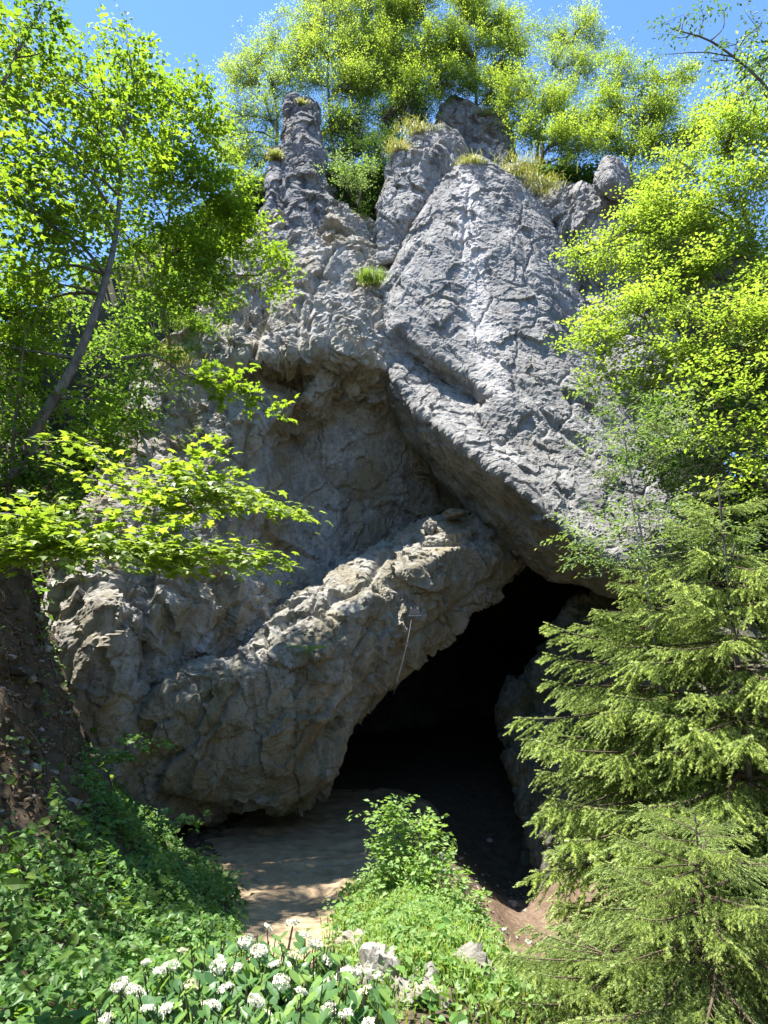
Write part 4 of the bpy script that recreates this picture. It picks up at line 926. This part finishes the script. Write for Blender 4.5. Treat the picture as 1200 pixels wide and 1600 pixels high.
stem1 = [P(-260, 890, 6.6), P(-60, 862, 6.4), P(120, 852, 6.3), P(235, 828, 6.2), P(270, 800, 6.15), P(305, 782, 6.15), P(360, 790, 6.1)]
leafy_branch('sycamore_branch', 'sunlit upper sycamore bough with lobed leaves reaching over the rock wall', 'tree branch', stem1, .018, tw, M_syc, .088, LOBED, M_pale, cap=300)
tw = []
T(200, 860, 5.6, 330, 850, 5.5, 8); T(240, 870, 5.6, 465, 885, 5.6, 11); T(260, 870, 5.6, 400, 850, 5.7, 9); T(180, 860, 5.5, 230, 885, 5.2, 7); T(150, 850, 5.5, 160, 880, 5.2, 6)
T(120, 840, 5.5, 40, 775, 5.6, 8); T(100, 840, 5.4, -20, 800, 5.3, 8); T(90, 860, 5.3, 0, 850, 5.0, 8); T(220, 850, 5.6, 280, 815, 5.7, 7); T(60, 850, 5.3, 80, 800, 5.3, 7); T(130, 850, 5.4, 190, 800, 5.6, 7); T(250, 880, 5.5, 300, 895, 5.4, 6); T(40, 870, 5.3, -20, 880, 5.1, 6); T(60, 860, 5.4, 110, 890, 5.1, 7); T(20, 850, 5.3, 30, 820, 5.4, 7); T(150, 850, 5.5, 120, 790, 5.8, 7); T(250, 850, 5.6, 230, 800, 5.9, 6); T(300, 860, 5.6, 390, 890, 5.4, 7); T(350, 860, 5.6, 420, 870, 5.5, 6)
stem2 = [P(-300, 900, 5.8), P(-80, 868, 5.6), P(60, 855, 5.5), P(180, 858, 5.55), P(260, 868, 5.6), P(360, 862, 5.6), P(430, 872, 5.6)]
leafy_branch('sycamore_branch', 'lower sycamore bough with flat layers of leaves running in from the left edge', 'tree branch', stem2, .017, tw, M_syc, .085, LOBED, M_pale, cap=300)

# ------------------------------------------------------------------ ground cover
def scatter(n, x0, x1, y0, y1, keep):
    x = R.uniform(x0, x1, n); y = R.uniform(y0, y1, n); k = keep(x, y) > R.random(n); return x[k], y[k]
def cover(name, n, box, keep, mat, tpl, size, height, tilt=.55):
    x, y = scatter(n, *box, keep); p3 = np.stack([x, y, np.zeros(len(x))], 1)
    bush = np.clip(.5+.9*fbm(p3*.75, 3, 90), .05, 1.3)
    z = gz(x, y)+R.random(len(x))**.7*height*bush
    a = R.uniform(0, 6.28, len(x)); d = np.stack([np.cos(a), np.sin(a), -.35+R.normal(size=len(x))*.3], 1)
    # leaves turn outwards from the slope
    n_ = np.stack([R.normal(size=len(x))*tilt+.25+1.3*sstep(-3.6, -5.2, x)*(name == 'leaf_litter'), R.normal(size=len(x))*tilt-.3, np.ones(len(x))], 1)
    rnd = np.clip(.45+.35*fbm(p3*1.2, 2, 31)+.2*R.normal(size=len(x)), 0, 1)
    o = link(name, leaf_mesh(name, np.stack([x, y, z], 1), d, n_, size*(.6+.8*R.random(len(x))), tpl, rnd), mat)
    return tag(o, kind='stuff')
def ivy_keep(x, y):
    edge = np.interp(y, [3, 9, 12, 15, 17, 19], [-1.2, -1.7, -2.2, -3.0, -4.3, -5.6])
    p3 = np.stack([x, y, 0*x], 1)
    dirt = inside(DIRT, x+.5*fbm(p3*.9, 3, 12), y+.7*fbm(p3*.9, 3, 13))
    return sstep(-.2, .5, edge-x+.5*fbm(p3*1.3, 3, 5))*np.where(dirt, .05+.3*(noise(p3*1.1, 8) > .45), 1)
cover('ivy', 66000, (-11, -1, 3.5, 19), ivy_keep, M_ivy, IVY, .088, .75)
cover('leaf_litter', 60000, (-11, 5, 8, 22), lambda x, y: np.where(x < -4.0, .35, .10), M_litter, OVAL, .075, .06)
cover('herbs', 3600, (-9, -1.5, 5, 18), ivy_keep, M_hazel, BLADE, .17, .8)
cover('undergrowth', 6000, (4.4, 9, 11, 20), lambda x, y: sstep(4.5, 5.6, x-(y-13)*.12), M_ivy, OVAL, .10, .5)
cover('nettles', 9000, (-5.5, -1.2, 8, 17.5), lambda x, y: ivy_keep(x, y)*sstep(-4.5, -2.5, x), M_elder, OVAL, .09, .6)
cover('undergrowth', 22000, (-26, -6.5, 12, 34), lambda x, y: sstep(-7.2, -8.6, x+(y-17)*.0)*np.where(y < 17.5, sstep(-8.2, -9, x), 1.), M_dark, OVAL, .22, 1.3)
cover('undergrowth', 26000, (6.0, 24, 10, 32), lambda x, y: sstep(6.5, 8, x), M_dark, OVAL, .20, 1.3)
x, y = scatter(36000, -16, 22, 31.5, 48, lambda x, y: 1-sstep(34, 48, y)*.8)
p3 = np.stack([x, y, 0*x], 1); bh = np.clip(.5+.9*fbm(p3*.5, 3, 77), .05, 1.4)
xa = R.uniform(-11, 12, 14000); ya = R.uniform(30.9, 31.6, 14000); za = hill_z(xa, ya)+1.0-9*R.random(14000)**1.5       # bushes hanging over the steep front of the hill
zz = np.concatenate([hill_z(x, y)+R.random(len(x))*2.0*bh, za]); x = np.concatenate([x, xa]); y = np.concatenate([y, ya])
a = R.uniform(0, 6.28, len(x))
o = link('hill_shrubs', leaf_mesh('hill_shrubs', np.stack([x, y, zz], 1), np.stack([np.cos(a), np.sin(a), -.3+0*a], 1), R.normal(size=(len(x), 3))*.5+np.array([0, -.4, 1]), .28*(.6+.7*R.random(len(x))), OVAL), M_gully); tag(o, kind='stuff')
def blades(name, x, y, z, h, mat, kind='stuff', lean=.45, w=.012):
    n = len(x); a = R.uniform(0, 6.28, n); l = np.stack([np.cos(a), np.sin(a), np.zeros(n)], 1)
    b = np.stack([x, y, z], 1); s = np.stack([-l[:, 1], l[:, 0], np.zeros(n)], 1)*w
    hh = (h*(.5+R.random(n)))[:, None]; m_ = b+UP*hh*.6+l*hh*lean*.3; e = b+UP*hh*.9+l*hh*lean
    V = np.stack([b-s, b+s, m_+s*.7, m_-s*.7, e], 1).reshape(-1, 3); k = np.arange(n)[:, None]*5
    F3 = k+np.array([[3, 2, 4]]); F4 = k+np.array([[0, 1, 2, 3]])
    return mesh(name, V, [F3, F4], {'rnd': np.repeat(R.random(n), 5)})
def mound_keep(x, y):
    p3 = np.stack([x, y, 0*x], 1)
    return sstep(1.45, .7, np.abs(x-.45)+.5*fbm(p3*1.4, 3, 15))*sstep(7, 8.5, y)*(1-sstep(14.8, 15.8, y))*sstep(-.75, -.1, fbm(p3*1.1, 3, 66)+.25)
x, y = scatter(15000, -1.3, 2.2, 6.5, 16, mound_keep)
o = link('grass', blades('grass', x, y, gz(x, y), .20*np.ones(len(x)), M_grass), M_grass); tag(o, kind='stuff')
cover('weeds', 9000, (-1.2, 2.1, 7, 15.5), mound_keep, M_elder, OVAL, .075, .55)
cover('herbs', 2200, (-1.2, 2.1, 7, 15.5), mound_keep, M_ivy, BLADE, .16, .35)
x, y = scatter(2500, -4.5, .5, 9, 19, lambda x, y: .5*sstep(.2, .6, noise(np.stack([x, y, 0*x], 1)*1.2, 4)+.3)*sstep(-.6, -1.2, x))
# grass tufts on the ledges
for px, py, Y, r_, h, lb, mt in [
        (578, 436, 24.4, .45, .5, 'green grass tuft on the ledge left of the slab', M_grass), (300, 512, 22.5, .6, .5, 'long grass tuft on the left shoulder of the rock face', M_grass),
        (265, 560, 21.8, .6, .5, 'grass hanging on the left edge of the rock face below the shoulder', M_dry), (430, 245, 27, .3, .4, 'small grass tuft on the top of the split rock fin', M_dry),
        (650, 205, 27.4, .7, .5, 'dry grass along the top of the grey buttress', M_dry), (622, 235, 27, .5, .5, 'dry grass tuft on the left shoulder of the buttress', M_dry),
        (735, 256, 26.3, .5, .4, 'yellowish grass on the very tip of the slab', M_dry), (815, 262, 26.6, .9, .6, 'long dry grass on the rim right of the slab tip', M_dry),
        (850, 290, 26.5, .7, .5, 'dry grass tuft hanging on the ledge right of the slab ridge', M_dry), (472, 165, 28.2, .25, .35, 'tiny grass tuft in the notch of the pinnacle', M_dry),
        (760, 182, 29.9, .5, .5, 'dry grass on top of the dark fluted outcrop', M_dry)]:
    q = P(px, py, Y); n = 420; h = h*.7; r_ = r_*1.3
    dx = R.normal(size=n)*r_*.5; dy = R.normal(size=n)*r_*.4
    me = blades('grass_tuft', dx, dy, -.12+np.abs(R.normal(size=n))*.05, h*np.ones(n), mt, lean=.8, w=.016)
    tag(link('grass_tuft', me, mt, None, q), lb, 'grass tuft', 'grass tufts on the rock ledges')
# fern on the leaning block
q = P(482, 1026, 18.55); root = empty('fern', q); tag(root, 'bright green fern growing on the lip of the leaning block', 'fern')
fm = []
for i in range(11):
    a = i*6.28/11+R.normal()*.2; l = .50+.2*R.random(); t = np.linspace(.08, 1, 13)
    ax = np.stack([np.cos(a)*l*t, np.sin(a)*l*t*.8-.05, .32*l*np.sin(t*2.6)+.12*t], 1)
    p = np.repeat(ax, 2, 0); sd = nrm(np.cross(np.gradient(ax, axis=0), UP)); sd = np.repeat(sd, 2, 0)*np.tile([1, -1], 13)[:, None]
    s = np.repeat(.15*np.sin(np.clip(t*2.7, .3, 3)), 2)
    link('frond', leaf_mesh('frond', p, sd+.3*np.repeat(np.gradient(ax, axis=0), 2, 0), np.tile(UP, (26, 1)), s, NARROW), M_elder, root)
# elder shrub on the mound
broadleaf('elder_shrub', 'bright green elder shrub standing on the grassy mound before the dark cave', 'shrub', [at(650, 1470, 12.6), P(648, 1400, 12.6), P(635, 1300, 12.6), P(625, 1255, 12.6)], .03,
          [(625, 1262, 12.6, 24), (597, 1274, 12.6, 20), (642, 1288, 12.6, 26), (622, 1312, 12.5, 28), (675, 1297, 12.7, 16), (645, 1328, 12.5, 28), (655, 1352, 12.4, 30), (618, 1350, 12.4, 26), (692, 1298, 12.8, 11), (610, 1300, 12.6, 14), (650, 1300, 12.6, 14)],
          M_elder, leaf=.10, tpl=OVAL, per=8, cover=1.9, length=.3, layer=.8, sq=1)
broadleaf('elder_shrub', 'lower leafy shrub on the right flank of the mound above the stream bed', 'shrub', [at(690, 1490, 11.8), P(690, 1420, 11.8), P(685, 1370, 11.8)], .03,
          [(670, 1375, 12, 28), (700, 1390, 11.8, 28), (662, 1412, 11.8, 32), (708, 1425, 11.6, 30), (680, 1452, 11.5, 32), (724, 1445, 11.5, 22), (650, 1440, 11.6, 20), (700, 1465, 11.4, 20), (705, 1365, 12, 10)],
          M_elder, leaf=.10, tpl=OVAL, per=8, cover=1.9, length=.3, layer=.8, sq=1)
# saplings at the foot of the rock wall
for px, py, Y, r_, lb in [(215, 1160, 15.5, 20, 'pale leaved sapling at the foot of the left rock wall'), (160, 1190, 14.8, 22, 'dark sapling on the bare earth slope'),
                          (130, 1290, 12.5, 26, 'leafy sapling rising out of the ivy at the left'), (275, 1285, 15.2, 18, 'sapling at the dark gap under the leaning block')]:
    b_ = at(px, py, Y)
    broadleaf('maple_sapling', lb, 'sapling', [b_, (b_+P(px, py, Y))/2+np.array([.05, 0, 0]), P(px, py, Y)], .015,
              [(px, py, Y, r_), (px+r_*1.3, py-4, Y, r_*.7), (px-r_, py+r_*.6, Y, r_*.8)], M_ivy, leaf=.14, tpl=LOBED, per=7, cover=.9, length=.3, layer=.95)

# ------------------------------------------------------------------ viburnum in the foreground
vb = np.array([-.75, 3.6, gz(np.array([-.75]), np.array([3.6]))[0]]); vr = empty('viburnum_bush', vb)
tag(vr, 'viburnum bush with domed white flower heads along the bottom edge', 'flowering bush')
heads = [(418, 1444), (457, 1438), (405, 1482), (477, 1458), (493, 1470), (341, 1506), (429, 1503), (352, 1541), (250, 1513), (286, 1482), (228, 1499), (231, 1572), (260, 1572), (299, 1535), (512, 1497),
         (548, 1515), (590, 1520), (519, 1528), (514, 1572), (459, 1488), (189, 1534), (569, 1547), (575, 1597), (165, 1590), (270, 1505), (385, 1468), (440, 1530), (330, 1568), (400, 1560), (470, 1545), (540, 1580), (210, 1545), (370, 1508)]
def vY(py): return np.interp(py, [1430, 1600], [4.25, 3.25])
def head_mesh(seed, white):
    rg = np.random.default_rng(seed); n = 90
    v = nrm(rg.normal(size=(n, 3))); v[:, 2] = np.abs(v[:, 2])*.55
    p = v*np.array([.046, .046, .04])+rg.normal(size=(n, 3))*.003
    V0 = np.array([(0, 0, .002)]+[(math.cos(a), math.sin(a), .25*((i % 2)-.5)) for i, a in enumerate(np.linspace(0, 6.28, 10, endpoint=False))], float)
    V0[2::2, :2] *= .5
    F0 = np.array([[0, i, i % 10+1] for i in range(1, 11)])
    return leaf_mesh('flower_head', p, nrm(rg.normal(size=(n, 3))), nrm(v+rg.normal(size=(n, 3))*.25), .0115, (V0, F0))
HM = [head_mesh(i, 1) for i in range(5)]
for m_ in HM: m_.materials.append(M_petal)
BM = [head_mesh(9, 0)]; BM[0].materials.append(M_bud)
stems = []; pos, dr, nr_, sz = [], [], [], []
def leafy_shoot(tip):
    b = vb+np.array([R.normal()*.28, R.normal()*.2, -.05]); b[0] = vb[0]*.4+tip[0]*.6+R.normal()*.08; b[1] = vb[1]*.4+tip[1]*.6+.1
    m1 = b*.5+tip*.5+np.array([R.normal()*.05, R.normal()*.05, .05]); c = curve([b, m1, tip], 12); stems.append(c)
    for k in range(8):
        f = 1-.075*k-.02; i = min(10, int(f*11)); p = c[i]+(c[i+1]-c[i])*(f*11-i); a = k*1.57+R.normal()*.35
        for s in (0, math.pi):
            d = np.array([math.cos(a+s), math.sin(a+s)-.3, -.45-.6*R.random()])
            pos.append(p+d*np.array([.02, .02, 0])); dr.append(d); nr_.append(np.array([math.cos(a+s)*.9, math.sin(a+s)*.9-.4, .9])+R.normal(size=3)*.2); sz.append((.08+.06*R.random())*(1 if k else .75))
for i, (px, py) in enumerate(heads):
    t_ = P(px, py+5, vY(py)); o = link('flower_head', (BM if i in (9, 13, 19, 21) else HM)[i % (1 if i in (9, 13, 19, 21) else 5)], None, vr, t_-vb)
    s = .52+.45*R.random(); o.scale = (s, s, s); o.rotation_euler = (R.normal()*.25-.15, R.normal()*.25, R.random()*6)
    leafy_shoot(t_-np.array([0, 0, .012]))
for i in range(340):
    px = R.uniform(120, 600); top = np.interp(px, [120, 200, 330, 420, 500, 580, 650], [1600, 1535, 1455, 1435, 1462, 1530, 1600]); py = R.uniform(top, 1660)
    leafy_shoot(P(px, py, vY(py)+R.normal()*.06))
V, F = tubes(np.array(stems)-vb, np.tile(np.linspace(.008, .003, 12), (len(stems), 1)), 5); link('stems', mesh('stems', V, F), M_twig, vr)
leaf_parts(vr, np.array(pos)-vb, np.array(dr), np.array(nr_), np.array(sz), BLADE, M_vib, 300, vb, .42)
